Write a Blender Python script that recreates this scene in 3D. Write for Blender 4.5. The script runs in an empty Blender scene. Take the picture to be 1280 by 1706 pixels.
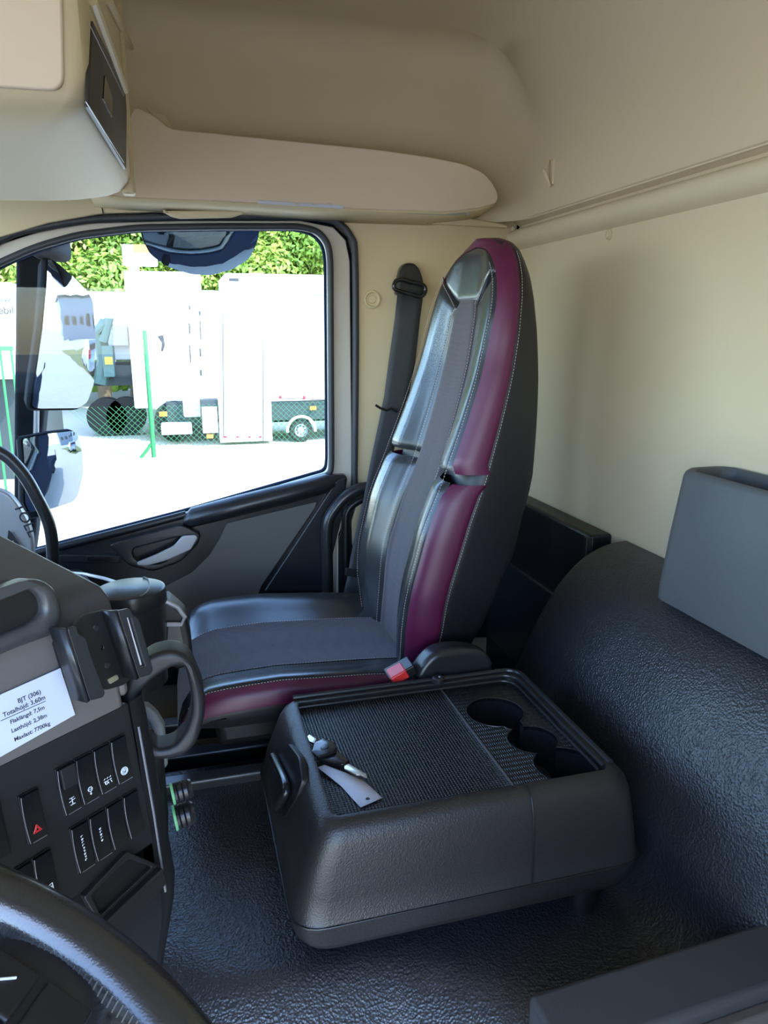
import bpy, bmesh, math, random
from mathutils import Vector, Matrix
from mathutils import noise as mnoise
random.seed(7)
sc = bpy.context.scene
C = sc.collection
PI = math.pi

# ------------------------------------------------------------------ camera, world, sun, exposure
F = 1230.0; CX, CY = 640.0, 853.0
PITCH = math.atan(303 / F); YAW = math.atan(350 * math.cos(PITCH) / F)
CAM = Vector((0, 0, 1.4))
FW = Vector((math.sin(YAW) * math.cos(PITCH), math.cos(YAW) * math.cos(PITCH), -math.sin(PITCH)))
RT = Vector((math.cos(YAW), -math.sin(YAW), 0)); UP = RT.cross(FW)
cd = bpy.data.cameras.new('camera'); cam = bpy.data.objects.new('camera', cd); C.objects.link(cam)
cam.matrix_world = Matrix(((RT.x, UP.x, -FW.x, CAM.x), (RT.y, UP.y, -FW.y, CAM.y), (RT.z, UP.z, -FW.z, CAM.z), (0, 0, 0, 1)))
cd.sensor_fit = 'VERTICAL'; cd.sensor_height = 36; cd.lens = 36 * F / 1706.0
cd.clip_start = 0.02; cd.clip_end = 500
sc.camera = cam

SUN_STRENGTH = 7.0
SKY_STRENGTH = 1.25
EXPOSURE = 0.6
world = bpy.data.worlds.new('sky'); sc.world = world; world.use_nodes = True
nt = world.node_tree; nt.nodes.clear()
wo = nt.nodes.new('ShaderNodeOutputWorld'); bg = nt.nodes.new('ShaderNodeBackground'); sky = nt.nodes.new('ShaderNodeTexSky')
sky.sky_type = 'NISHITA'; sky.sun_disc = False; sky.sun_elevation = math.radians(50); sky.sun_rotation = math.radians(132)
sky.air_density = 1.0; sky.dust_density = 0.5; sky.ozone_density = 1.5
bg.inputs['Strength'].default_value = SKY_STRENGTH
tint = nt.nodes.new('ShaderNodeMix'); tint.data_type = 'RGBA'; tint.blend_type = 'MULTIPLY'; tint.inputs[0].default_value = 1.0
tint.inputs[7].default_value = (.96, 1.0, 1.08, 1)
nt.links.new(sky.outputs[0], tint.inputs[6]); nt.links.new(tint.outputs[2], bg.inputs[0]); nt.links.new(bg.outputs[0], wo.inputs[0])
sd = bpy.data.lights.new('sun', 'SUN'); sd.energy = SUN_STRENGTH; sd.angle = math.radians(0.6); sd.color = (1, 0.95, 0.86)
sun = bpy.data.objects.new('sun', sd); C.objects.link(sun)
sun.rotation_euler = Vector((-0.55, 0.50, -0.86)).to_track_quat('-Z', 'Y').to_euler()
sun.location = (5, -5, 9)
def portal(name, loc, direction, sx, sy):          # Cycles light portals: emit nothing, only guide sky sampling
    d = bpy.data.lights.new(name, 'AREA'); d.shape = 'RECTANGLE'; d.size = sx; d.size_y = sy
    d.cycles.is_portal = True
    o = bpy.data.objects.new(name, d); C.objects.link(o); o.location = loc
    o.rotation_euler = Vector(direction).to_track_quat('-Z', 'Y').to_euler()
sc.view_settings.view_transform = 'Standard'; sc.view_settings.look = 'None'
sc.view_settings.gamma = 1.0; sc.view_settings.use_curve_mapping = False
sc.view_settings.exposure = EXPOSURE
sc.cycles.use_denoising = True
sc.cycles.max_bounces = 10; sc.cycles.diffuse_bounces = 6; sc.cycles.glossy_bounces = 4
sc.cycles.transparent_max_bounces = 12; sc.cycles.sample_clamp_indirect = 8
sc.cycles.caustics_reflective = False; sc.cycles.caustics_refractive = False

# ------------------------------------------------------------------ survey helpers: a sight line cut with a real plane
def ray(px, py): return FW + RT * ((px - CX) / F) - UP * ((py - CY) / F)
def at(px, py, ax, val):
    i = 'XYZ'.index(ax); d = ray(px, py); return CAM + d * ((val - CAM[i]) / d[i])
def on(px, py, p0, n):
    d = ray(px, py); return CAM + d * ((p0 - CAM).dot(n) / d.dot(n))
def lerp(a, b, t): return a + (b - a) * t
def interp(x, xs, ys):
    if x <= xs[0]: return ys[0]
    for i in range(1, len(xs)):
        if x <= xs[i]: return lerp(ys[i-1], ys[i], (x - xs[i-1]) / (xs[i] - xs[i-1]))
    return ys[-1]
def smooth(x, xs, ys):                              # gaussian-ish smoothed interp
    s = 0; w = 0; sp = (xs[-1] - xs[0]) * 0.03
    for k in range(-3, 4):
        g = math.exp(-k * k / 4.5); s += g * interp(x + k * sp * .6, xs, ys); w += g
    return s / w

# ------------------------------------------------------------------ materials
MATS = {}
def mat(name, col, rough=0.5, metal=0.0, bump=None, var=0.0, spec=0.5, coat=0.0, emit=None, sheen=0.0):
    """bump = (kind, scale, strength[, distance])"""
    m = bpy.data.materials.new(name); m.use_nodes = True; t = m.node_tree; N = t.nodes; L = t.links
    b = N['Principled BSDF']; b.inputs['Base Color'].default_value = (*col, 1); b.inputs['Roughness'].default_value = rough
    b.inputs['Metallic'].default_value = metal; b.inputs['Specular IOR Level'].default_value = spec
    b.inputs['Coat Weight'].default_value = coat
    if sheen: b.inputs['Sheen Weight'].default_value = sheen
    tc = N.new('ShaderNodeTexCoord')
    if var:
        nz = N.new('ShaderNodeTexNoise'); nz.inputs['Scale'].default_value = 6; nz.inputs['Detail'].default_value = 5
        mr = N.new('ShaderNodeMix'); mr.data_type = 'RGBA'
        mr.inputs[6].default_value = (*[c * (1 - var) for c in col], 1); mr.inputs[7].default_value = (*[min(1, c * (1 + var)) for c in col], 1)
        L.new(tc.outputs['Object'], nz.inputs['Vector']); L.new(nz.outputs['Fac'], mr.inputs[0]); L.new(mr.outputs[2], b.inputs['Base Color'])
    if bump:
        kind, scale, st = bump[:3]; dist = bump[3] if len(bump) > 3 else 0.002
        bp = N.new('ShaderNodeBump'); bp.inputs['Strength'].default_value = st; bp.inputs['Distance'].default_value = dist
        if kind == 'grain':
            v = N.new('ShaderNodeTexVoronoi'); v.feature = 'SMOOTH_F1'; v.inputs['Scale'].default_value = scale; v.inputs['Smoothness'].default_value = .4
            n2 = N.new('ShaderNodeTexNoise'); n2.inputs['Scale'].default_value = scale * .55; n2.inputs['Detail'].default_value = 4
            ad = N.new('ShaderNodeMath'); ad.operation = 'ADD'
            L.new(tc.outputs['Object'], v.inputs['Vector']); L.new(tc.outputs['Object'], n2.inputs['Vector'])
            L.new(v.outputs['Distance'], ad.inputs[0]); L.new(n2.outputs['Fac'], ad.inputs[1]); L.new(ad.outputs[0], bp.inputs['Height'])
        elif kind == 'noise':
            v = N.new('ShaderNodeTexNoise'); v.inputs['Scale'].default_value = scale; v.inputs['Detail'].default_value = 6
            L.new(tc.outputs['Object'], v.inputs['Vector']); L.new(v.outputs['Fac'], bp.inputs['Height'])
        elif kind == 'cells':
            v = N.new('ShaderNodeTexVoronoi'); v.inputs['Scale'].default_value = scale; v.inputs['Randomness'].default_value = .6
            L.new(tc.outputs['Object'], v.inputs['Vector']); L.new(v.outputs['Distance'], bp.inputs['Height'])
            mr = N.new('ShaderNodeMix'); mr.data_type = 'RGBA'
            mr.inputs[6].default_value = (*[c * 2.2 for c in col], 1); mr.inputs[7].default_value = (*[c * .35 for c in col], 1)
            L.new(v.outputs['Distance'], mr.inputs[0]); L.new(mr.outputs[2], b.inputs['Base Color'])
        elif kind == 'weave':
            w1 = N.new('ShaderNodeTexWave'); w1.wave_type = 'BANDS'; w1.bands_direction = 'DIAGONAL'; w1.inputs['Scale'].default_value = scale
            w2 = N.new('ShaderNodeTexWave'); w2.wave_type = 'BANDS'; w2.bands_direction = 'Z'; w2.inputs['Scale'].default_value = scale
            ad = N.new('ShaderNodeMath'); ad.operation = 'MULTIPLY'
            for w in (w1, w2): L.new(tc.outputs['Object'], w.inputs['Vector'])
            L.new(w1.outputs['Fac'], ad.inputs[0]); L.new(w2.outputs['Fac'], ad.inputs[1]); L.new(ad.outputs[0], bp.inputs['Height'])
            mr = N.new('ShaderNodeMix'); mr.data_type = 'RGBA'
            mr.inputs[6].default_value = (*[c * .45 for c in col], 1); mr.inputs[7].default_value = (*[c * 2.1 for c in col], 1)
            L.new(ad.outputs[0], mr.inputs[0]); L.new(mr.outputs[2], b.inputs['Base Color'])
        elif kind == 'grid':
            w1 = N.new('ShaderNodeTexWave'); w1.bands_direction = 'X'; w1.inputs['Scale'].default_value = scale
            w2 = N.new('ShaderNodeTexWave'); w2.bands_direction = 'Y'; w2.inputs['Scale'].default_value = scale * (bump[4] if len(bump) > 4 else 1)
            ad = N.new('ShaderNodeMath'); ad.operation = 'MULTIPLY'
            for w in (w1, w2): L.new(tc.outputs['Object'], w.inputs['Vector'])
            L.new(w1.outputs['Fac'], ad.inputs[0]); L.new(w2.outputs['Fac'], ad.inputs[1]); L.new(ad.outputs[0], bp.inputs['Height'])
        L.new(bp.outputs['Normal'], b.inputs['Normal'])
    if emit:
        b.inputs['Emission Color'].default_value = (*emit[:3], 1); b.inputs['Emission Strength'].default_value = emit[3]
    MATS[name] = m; return m
M_head = mat('headliner', (.56, .465, .315), .8, bump=('noise', 180, .25, .001))
M_beige = mat('beige_plastic', (.62, .51, .325), .55, bump=('noise', 300, .15, .0006))
M_shelf = mat('shelf_beige', (.68, .545, .41), .6, bump=('noise', 300, .15, .0006))
M_pale = mat('pale_frame', (.55, .51, .45), .5)
M_door = mat('door_grey', (.115, .112, .105), .6, bump=('noise', 400, .3, .0006))
M_dark = mat('dark_plastic', (.018, .019, .022), .30, bump=('noise', 500, .2, .0004))
M_blk = mat('black_plastic', (.007, .007, .008), .4)
M_gloss = mat('gloss_black', (.012, .012, .014), .18)
M_tun = mat('tunnel_mat', (.020, .021, .025), .38, bump=('grain', 270, .8, .0014), spec=.9)
M_hump = mat('engine_cover_mat', (.012, .013, .015), .36, bump=('grain', 330, .55, .0010), spec=.9)
M_cons = mat('console_shell', (.020, .018, .018), .40, bump=('grain', 380, .45, .0007))
M_mesh = mat('console_mesh', (.010, .011, .013), .30, bump=('grid', 62, 1.0, .0022))
M_mesh2 = mat('console_rib', (.010, .010, .012), .34, bump=('grid', 85, 1.0, .0015, .3))
M_lea = mat('grey_leather', (.022, .024, .026), .24, bump=('grain', 900, .15, .0003), spec=.6)
M_blea = mat('black_leather', (.010, .0095, .012), .45, bump=('grain', 800, .2, .0003))
M_pur = mat('burgundy_leather', (.085, .007, .040), .40, bump=('grain', 800, .15, .0003))
M_fab = mat('seat_fabric', (.030, .022, .030), .85, bump=('cells', 520, .6, .0008), sheen=.25)
M_thr = mat('thread', (.45, .40, .40), .7)
M_belt = mat('belt_web', (.045, .05, .06), .55, bump=('weave', 200, .4, .0004))
M_alu = mat('satin_metal', (.42, .43, .46), .32, metal=.85)
M_silver = mat('silver_plastic', (.42, .43, .46), .35, metal=.3)
M_stack = mat('dash_taupe', (.12, .105, .095), .5, bump=('noise', 300, .2, .0005))
M_dash = mat('dash_top', (.045, .044, .046), .36, bump=('noise', 300, .2, .0005))
M_sw = mat('switch_black', (.004, .0045, .006), .3)
M_pan = mat('switch_panel', (.009, .0085, .010), .5)
M_white = mat('paper_white', (.55, .57, .66), .7)
M_ink = mat('ink', (.02, .02, .03), .7)
M_icon = mat('icon_white', (.7, .72, .75), .5)
M_line = mat('edge_line', (.14, .14, .15), .4)
M_red = mat('red_plastic', (.65, .03, .03), .35)
M_green = mat('green_ring', (.25, .75, .35), .4, emit=(.2, .9, .35, .02))
M_key = mat('key_metal', (.70, .66, .55), .28, metal=1)
M_rub = mat('seal_rubber', (.035, .04, .05), .5)
M_wheel = mat('wheel_leather', (.018, .017, .016), .24, bump=('grain', 700, .2, .0003), spec=.9)
M_truck = mat('white_paint', (.80, .80, .80), .4)
M_cabout = mat('cab_paint', (.02, .028, .05), 1.0, spec=0.0)
M_gnd = mat('concrete_ground', (.50, .45, .36), .9, var=.12)
M_grass = mat('dry_grass', (.20, .20, .05), .9, var=.3)
M_tyre = mat('tyre', (.018, .019, .018), .9)
M_chassis = mat('chassis_dark', (.025, .036, .036), .8)
M_orange = mat('orange_lens', (.85, .25, .03), .3)
M_fence = mat('fence_green', (.015, .16, .045), .5)
M_bark = mat('bark', (.12, .085, .05), .9)
M_leaf = [mat('leaf_%s' % n, c, .6, var=.35) for n, c in (('mid', (.17, .28, .03)), ('bright', (.27, .36, .04)), ('deep', (.10, .19, .03)))]
M_bldg = mat('building_grey', (.3, .34, .4), .7)
M_bldw = mat('building_white', (.75, .76, .78), .6)
M_carp = mat('car_silver', (.45, .50, .56), .25, metal=.5)
M_carg = mat('car_glass', (.03, .04, .05), .1)
M_tail = mat('tail_red', (.6, .02, .04), .3)
M_logo = mat('label_grey', (.03, .032, .036), .7)
m = bpy.data.materials.new('mirror'); m.use_nodes = True; b = m.node_tree.nodes['Principled BSDF']
b.inputs['Base Color'].default_value = (.27, .30, .33, 1); b.inputs['Metallic'].default_value = 1; b.inputs['Roughness'].default_value = .015; M_mir = m
m = bpy.data.materials.new('window_glass'); m.use_nodes = True; t = m.node_tree; t.nodes.clear()
o_ = t.nodes.new('ShaderNodeOutputMaterial'); mx = t.nodes.new('ShaderNodeMixShader'); tr = t.nodes.new('ShaderNodeBsdfTransparent'); gl = t.nodes.new('ShaderNodeBsdfGlossy')
fr = t.nodes.new('ShaderNodeFresnel'); fr.inputs[0].default_value = 1.45; gl.inputs['Roughness'].default_value = .01; tr.inputs[0].default_value = (.93, .97, .97, 1)
fm = t.nodes.new('ShaderNodeMath'); fm.operation = 'MULTIPLY'; fm.inputs[1].default_value = .35; t.links.new(fr.outputs[0], fm.inputs[0]); t.links.new(fm.outputs[0], mx.inputs[0]); t.links.new(tr.outputs[0], mx.inputs[1]); t.links.new(gl.outputs[0], mx.inputs[2]); t.links.new(mx.outputs[0], o_.inputs[0]); M_glass = m
M_mirh = mat('mirror_housing', (.010, .013, .018), .9, spec=.1)
M_drw = mat('drawer_charcoal', (.028, .027, .027), .45)

# ------------------------------------------------------------------ object helpers
def tag(o, label=None, cat=None, group=None, kind=None):
    if label: o['label'] = label
    if cat: o['category'] = cat
    if group: o['group'] = group
    if kind: o['kind'] = kind
    return o
def thing(name, loc, label, cat, group=None):
    o = bpy.data.objects.new(name, None); C.objects.link(o); o.location = loc; o.empty_display_size = .05
    return tag(o, label, cat, group)
def wl(o):
    v = Vector((0, 0, 0))
    while o: v += o.location; o = o.parent
    return v
def link(name, me, m, parent=None, angle=35, bevel=0, seg=3, sub=0, solid=0, wn=False):
    """me holds WORLD coordinates; they are moved into the parent's frame (parents are never rotated)."""
    if parent is not None:
        off = wl(parent)
        for v in me.vertices: v.co -= off
    if m: me.materials.append(m)
    for p in me.polygons: p.use_smooth = True
    me.set_sharp_from_angle(angle=math.radians(angle))
    o = bpy.data.objects.new(name, me); C.objects.link(o); o.parent = parent
    if solid:
        s = o.modifiers.new('s', 'SOLIDIFY'); s.thickness = solid; s.offset = -1
    if bevel:
        b = o.modifiers.new('b', 'BEVEL'); b.width = bevel; b.segments = seg; b.limit_method = 'ANGLE'; b.angle_limit = math.radians(angle)
        b.harden_normals = False
    if bevel or wn:
        w_ = o.modifiers.new('w', 'WEIGHTED_NORMAL'); w_.keep_sharp = True; w_.weight = 80
    if sub:
        s = o.modifiers.new('u', 'SUBSURF'); s.levels = sub; s.render_levels = sub
    return o
def mesh_of(V, Fc):
    me = bpy.data.meshes.new('m'); me.from_pydata([tuple(v) for v in V], [], [tuple(f) for f in Fc]); me.update(); return me
def fixn(me):
    bm = bmesh.new(); bm.from_mesh(me); bmesh.ops.recalc_face_normals(bm, faces=bm.faces); bm.to_mesh(me); bm.free(); return me
class MB:
    def __init__(s): s.V = []; s.F = []
    def add(s, V, Fc):
        k = len(s.V); s.V += [Vector(v) for v in V]; s.F += [tuple(i + k for i in f) for f in Fc]; return s
    def box(s, a, b):
        x0, y0, z0 = a; x1, y1, z1 = b
        return s.add([(x0,y0,z0),(x1,y0,z0),(x1,y1,z0),(x0,y1,z0),(x0,y0,z1),(x1,y0,z1),(x1,y1,z1),(x0,y1,z1)],
              [(0,3,2,1),(4,5,6,7),(0,1,5,4),(1,2,6,5),(2,3,7,6),(3,0,4,7)])
    def obox(s, O, ax, ay, az):     # oriented box: corner O and three edge vectors
        O = Vector(O); P = [O, O+ax, O+ax+ay, O+ay]; P += [p + az for p in P]
        return s.add(P, [(0,3,2,1),(4,5,6,7),(0,1,5,4),(1,2,6,5),(2,3,7,6),(3,0,4,7)])
    def tube(s, pts, r, n=12, closed=False, cap=True):
        pts = [Vector(p) for p in pts]; N = len(pts); k0 = len(s.V); prev = None
        for i, p in enumerate(pts):
            if closed: d = pts[(i+1) % N] - pts[i-1]
            else: d = pts[min(i+1, N-1)] - pts[max(i-1, 0)]
            d.normalize()
            if prev is None: a = d.orthogonal().normalized()
            else: a = (prev - d * prev.dot(d)).normalized()
            prev = a; b = d.cross(a); rr = r[i] if isinstance(r, (list, tuple)) else r
            for j in range(n):
                an = 2 * PI * j / n; s.V.append(p + (a * math.cos(an) + b * math.sin(an)) * rr)
        for i in range(N if closed else N - 1):
            for j in range(n):
                A = k0 + i*n + j; B = k0 + i*n + (j+1) % n; i2 = (i+1) % N
                s.F.append((A, B, k0 + i2*n + (j+1) % n, k0 + i2*n + j))
        if cap and not closed:
            s.F.append(tuple(k0 + j for j in range(n))[::-1]); s.F.append(tuple(k0 + (N-1)*n + j for j in range(n)))
        return s
    def lathe(s, c, axis, prof, n=40, u=None):   # prof: (radius, height) list
        axis = Vector(axis).normalized(); a = (Vector(u) if u else axis.orthogonal()).normalized(); b = axis.cross(a); c = Vector(c); k0 = len(s.V)
        for r, h in prof:
            for j in range(n):
                an = 2 * PI * j / n; s.V.append(c + axis * h + (a * math.cos(an) + b * math.sin(an)) * r)
        for i in range(len(prof) - 1):
            for j in range(n):
                s.F.append((k0+i*n+j, k0+i*n+(j+1) % n, k0+(i+1)*n+(j+1) % n, k0+(i+1)*n+j))
        return s
    def grid(s, rows):
        k0 = len(s.V); n = len(rows[0])
        for r in rows: s.V += [Vector(p) for p in r]
        for i in range(len(rows) - 1):
            for j in range(n - 1):
                s.F.append((k0+i*n+j, k0+i*n+j+1, k0+(i+1)*n+j+1, k0+(i+1)*n+j))
        return s
    def done(s, name, m, parent=None, fix=True, **k):
        me = mesh_of(s.V, s.F)
        if fix: fixn(me)
        return link(name, me, m, parent, **k)
def spline(P, n=8, closed=False):    # catmull-rom through points of any dimension
    P = [tuple(p) for p in P]; out = []; N = len(P); R = range(N if closed else N - 1)
    for i in R:
        g = (lambda k: P[k % N]) if closed else (lambda k: P[min(max(k, 0), N - 1)])
        p0, p1, p2, p3 = g(i-1), g(i), g(i+1), g(i+2)
        for q in range(n):
            t = q / n
            out.append(tuple(.5*((2*b)+(-a+c)*t+(2*a-5*b+4*c-d)*t*t+(-a+3*b-3*c+d)*t**3) for a, b, c, d in zip(p0, p1, p2, p3)))
    if not closed: out.append(P[-1])
    return out
def rrect(x0, y0, x1, y1, r, n=6):
    o = []
    for cx, cy, a in ((x1-r, y1-r, 0), (x0+r, y1-r, 90), (x0+r, y0+r, 180), (x1-r, y0+r, 270)):
        for i in range(n + 1):
            t = math.radians(a + 90*i/n); o.append((cx + r*math.cos(t), cy + r*math.sin(t)))
    return o
def roundpoly(P, r, n=5):
    o = []; N = len(P)
    for i in range(N):
        p = Vector(P[i][:2]); a = Vector(P[i-1][:2]) - p; b = Vector(P[(i+1) % N][:2]) - p
        ri = P[i][2] if len(P[i]) > 2 else r
        q = min(ri, a.length*.45, b.length*.45); A = p + a.normalized()*q; B = p + b.normalized()*q
        for k in range(n + 1):
            t = k / n; o.append(tuple(A*(1-t)**2 + p*2*t*(1-t) + B*t*t))
    return o
def plate_mesh(outline, holes, depth, bevel=0.0):
    """filled 2D outline with holes, extruded to -depth..0 along local z, optional round bevel"""
    cu = bpy.data.curves.new('c', 'CURVE'); cu.dimensions = '2D'; cu.fill_mode = 'BOTH'
    for L in [outline] + list(holes):
        sp = cu.splines.new('POLY'); sp.points.add(len(L) - 1)
        for q, p in zip(sp.points, L): q.co = (p[0], p[1], 0, 1)
        sp.use_cyclic_u = True
    cu.extrude = max(depth/2 - bevel, 1e-5); cu.bevel_depth = bevel; cu.bevel_resolution = 2; cu.offset = -bevel
    o = bpy.data.objects.new('c', cu); C.objects.link(o)
    dg = bpy.context.evaluated_depsgraph_get(); me = bpy.data.meshes.new_from_object(o.evaluated_get(dg))
    bpy.data.objects.remove(o); bpy.data.curves.remove(cu)
    me.materials.clear()
    bm = bmesh.new(); bm.from_mesh(me); bmesh.ops.remove_doubles(bm, verts=bm.verts, dist=1e-5)
    for v in bm.verts: v.co.z -= depth/2
    bm.to_mesh(me); bm.free(); return me
def place(me, O, u, v, n):
    O, u, v, n = Vector(O), Vector(u), Vector(v), Vector(n)
    for q in me.vertices: c = q.co.copy(); q.co = O + u*c.x + v*c.y + n*c.z
    return me
def plateXZ(name, outline, holes, Y, depth, m, parent=None, bevel=0.0, **k):
    """outline in (X,Z); face at Y (towards the camera side), thickness goes to +Y"""
    return link(name, fixn(place(plate_mesh(outline, holes, depth, bevel), (0, Y, 0), (1,0,0), (0,0,1), (0,-1,0))), m, parent, wn=True, **k)
def text_mesh(s, size, depth=.0004, align='LEFT'):
    cu = bpy.data.curves.new('t', 'FONT'); cu.body = s; cu.size = size; cu.extrude = depth/2; cu.align_x = align; cu.offset = size*.012
    o = bpy.data.objects.new('t', cu); C.objects.link(o); dg = bpy.context.evaluated_depsgraph_get()
    me = bpy.data.meshes.new_from_object(o.evaluated_get(dg)); bpy.data.objects.remove(o); bpy.data.curves.remove(cu); me.materials.clear(); return me
def XZ(L, Y): return [(at(x, y, 'Y', Y).x, at(x, y, 'Y', Y).z) for x, y in L]
def struct(o): o['kind'] = 'structure'; return o
def dashes(path, r=.0006, on_=.0035, off=.0025):
    """stitches along a polyline"""
    mb = MB(); P = [Vector(p) for p in path]; acc = 0; seg = []
    for a, b in zip(P, P[1:]):
        L = (b - a).length; t = 0
        if L < 1e-6: continue
        while t < L:
            ph = (acc + t) % (on_ + off)
            if ph < 1e-6 or ph < .0004: pass
            if ph < on_:
                e = min(L, t + on_ - ph); 
                if e - t > 3e-4: mb.tube([a + (b-a)*(t/L), a + (b-a)*(e/L)], r, 5)
                t = e + 1e-6
            else: t += (on_ + off) - ph + 1e-6
        acc += L
    return mb

# ================================================================== THE CAB SHELL
DY = 2.10      # door-side wall
RX = 0.972     # rear wall
LY = -0.12     # driver's side wall
FX = -1.20     # front bulkhead / windscreen
# --- upper liner: ceiling with rounded corners into side and rear walls
Z0, ZT = 1.70, 2.14
path = []      # (x, y, nx, ny, roundover)
cr = .13
for i in range(14): path.append((lerp(FX, RX - cr, i/13), DY, 0, 1, .10))
for i in range(1, 12):
    a = PI/2 * (1 - i/12); path.append((RX - cr + cr*math.cos(a), DY - cr + cr*math.sin(a), math.cos(a), math.sin(a), lerp(.10, .26, i/12)))
for i in range(16): path.append((RX, lerp(DY - cr, LY, i/15), 1, 0, .26))
rows = []
for (x, y, nx, ny, ro) in path:
    col = []
    for k in range(6): col.append((x, y, lerp(Z0, ZT - ro, k/6)))
    for k in range(13):
        a = PI/2*k/12; ins = ro*(1 - math.cos(a)); col.append((x - nx*ins, y - ny*ins, ZT - ro + ro*math.sin(a)))
    rows.append(col)
mb = MB().grid(rows); n = len(rows[0])
top = [i*n + n - 1 for i in range(len(rows))]
k = len(mb.V); mb.V.append(Vector((FX, LY, ZT))); mb.F.append(tuple(top + [k]))
struct(mb.done('ceiling', M_head, angle=60))
# thin outer roof so that no light leaks through
struct(MB().box((FX - .05, LY - .05, ZT + .005), (RX + .12, DY + .08, ZT + .06)).done('trim_1', M_cabout))
# --- rear wall: lower liner with the moulded ledge under the upper panel
prof = [(1.705, .968), (1.700, .978), (1.694, .992), (1.687, .992), (1.682, .972), (1.676, .957), (1.668, .951), (1.655, .950), (1.642, .956), (1.632, .970), (1.626, .981), (1.60, .983), (1.58, .983), (1.3, .982), (.9, .984), (.3, .984), (-.2, .984)]
rows = []
for z, x in prof:
    r = []
    for i in range(15):
        y = lerp(DY + .005, LY, i/14); xx = x
        r.append((xx, y, z))
    rows.append(r)
struct(MB().grid(rows).done('wall_rear', M_head, angle=50, solid=0))
struct(MB().box((RX + .03, LY - .05, -.6), (RX + .10, DY + .08, ZT + .06)).done('wall_exterior', M_cabout))
# rear-wall ledge end cap near the corner: vertical corner bead
struct(MB().tube([(RX - .002, DY - .004, .5), (RX - .002, DY - .004, 1.69)], .006, 8).done('trim_2', M_head))

# --- door-side wall with the door opening and window opening
# window aperture (seen through), traced on the wall plane
win = XZ([(-160, 520), (-60, 470), (0, 438), (60, 412), (130, 392), (230, 380), (360, 378), (500, 378), (530, 386), (546, 405), (550, 430), (551, 600), (552, 770), (550, 790), (300, 862), (100, 914), (-160, 985)], DY)
winr = roundpoly(win, .03, 4)
rear_z0 = -.2
wall_out = [(FX - .02, -.3), (RX + .01, -.3), (RX + .01, 1.75), (FX - .02, 1.75)]
dooro = XZ([(-420, 640), (-160, 500), (0, 398), (70, 376), (150, 362), (300, 357), (500, 357), (556, 366), (585, 392), (593, 425)], DY)
# pillar/wall plate: opening = the door aperture
dn = [(at(593, 425, 'Y', DY).x, .12), (at(-420, 640, 'Y', DY).x, .12)]
hole = dooro + dn
struct(plateXZ('wall_right', wall_out, [hole], DY, .05, M_beige, bevel=0.002))
# exterior skin below and around (own truck's side, seen in the mirrors)
struct(plateXZ('wall_outside', [(FX - .1, -.9), (RX + .1, -.9), (RX + .1, ZT + .06), (FX - .1, ZT + .06)], [winr], DY + .075, .02, M_cabout))
# outer seal along the door aperture
def seal(name, pts, r, Y, m, par=None, closed=False):
    P = [(a, Y, b) for a, b in spline(pts, 5, closed)]
    return MB().tube(P, r, 10, closed).done(name, m, par, angle=80)
outer = XZ([(-420, 640), (-160, 500), (0, 400), (70, 379), (150, 366), (230, 363), (300, 361), (420, 360), (520, 362), (562, 372), (584, 395), (591, 430), (592, 600), (590, 800), (588, 1010)], DY)
struct(seal('trim_3', outer, .010, DY - .004, M_rub))
# ---- the door (own thing, with parts)
door = thing('cab_door', (0, DY, .1), 'grey passenger door of the cab with dark sill, silver latch lever and large window', 'door')
din = XZ([(-420, 648), (-160, 508), (0, 406), (70, 384), (150, 371), (300, 367), (500, 367), (556, 378), (577, 400), (584, 435)], DY) 
din = din + [(at(584, 435, 'Y', DY).x, .13), (at(-420, 648, 'Y', DY).x, .13)]
plateXZ('frame', din, [winr], DY + .004, .05, M_pale, door, bevel=.004)
# inner rubber around glass
gl = roundpoly(win, .032, 5)
P = [(a, DY - .003, b) for a, b in gl]
MB().tube(P, .009, 8, True).done('window_seal', M_rub, door, angle=80)
plateXZ('window_glass', winr, [], DY + .03, .004, M_glass, door)
# dark upper sill (belt line) : swept roll
def door_poly(L, Y=DY): return XZ(L, Y)
Yd = DY - .045
sill = door_poly([(-160, 985), (80, 912), (310, 853), (545, 790), (573, 789), (577, 796), (534, 990), (430, 1120), (-100, 1180)], DY)
plateXZ('lower_panel', roundpoly(sill, .01), [], DY - .02, .03, M_dark, door, bevel=.004)
# grey insert
ins = XZ([(378, 872), (530, 836), (525, 848), (437, 976), (395, 1070), (150, 1110), (90, 1040), (180, 1010), (260, 985), (320, 955), (350, 925), (368, 895)], DY - .03)
o = plateXZ('grey_insert', roundpoly(ins, .008), [], DY - .028, .02, M_door, door, bevel=.003); o['label'] = 'lighter grey flat insert'
# padded roll under window (rear half)
roll = [(318, 868), (400, 846), (480, 826), (548, 808)]
P = [at(x, y, 'Y', DY - .05) for x, y in [(306, 874), (320, 868), (400, 848), (480, 828), (545, 811), (560, 806)]]
mb = MB()
rows = []
for i, p in enumerate(P):
    k = (.35, .95, 1, 1, .95, .6)[i]; row = []
    for j in range(13):
        a = lerp(-100, 115, j/12) * PI/180
        row.append((p.x, DY - .022 - .036*k*math.cos(a), p.z + .030*k*math.sin(a) + .004))
    rows.append(row)
mb.grid(rows); mb.done('armrest_roll', M_dark, door, angle=80)
# rear slanted dark wedge of the door
wed = XZ([(560, 800), (576, 795), (577, 830), (540, 985), (440, 985), (528, 850)], DY - .03)
plateXZ('corner_cover', roundpoly(wed, .006), [], DY - .034, .02, M_dark, door, bevel=.004)
# front pad line under the window
P = [at(x, y, 'Y', DY - .02) for x, y in [(-100, 966), (80, 916), (200, 886), (310, 857)]]
MB().tube(P, .011, 10).done('sill_lip', M_dark, door, angle=80)
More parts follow.
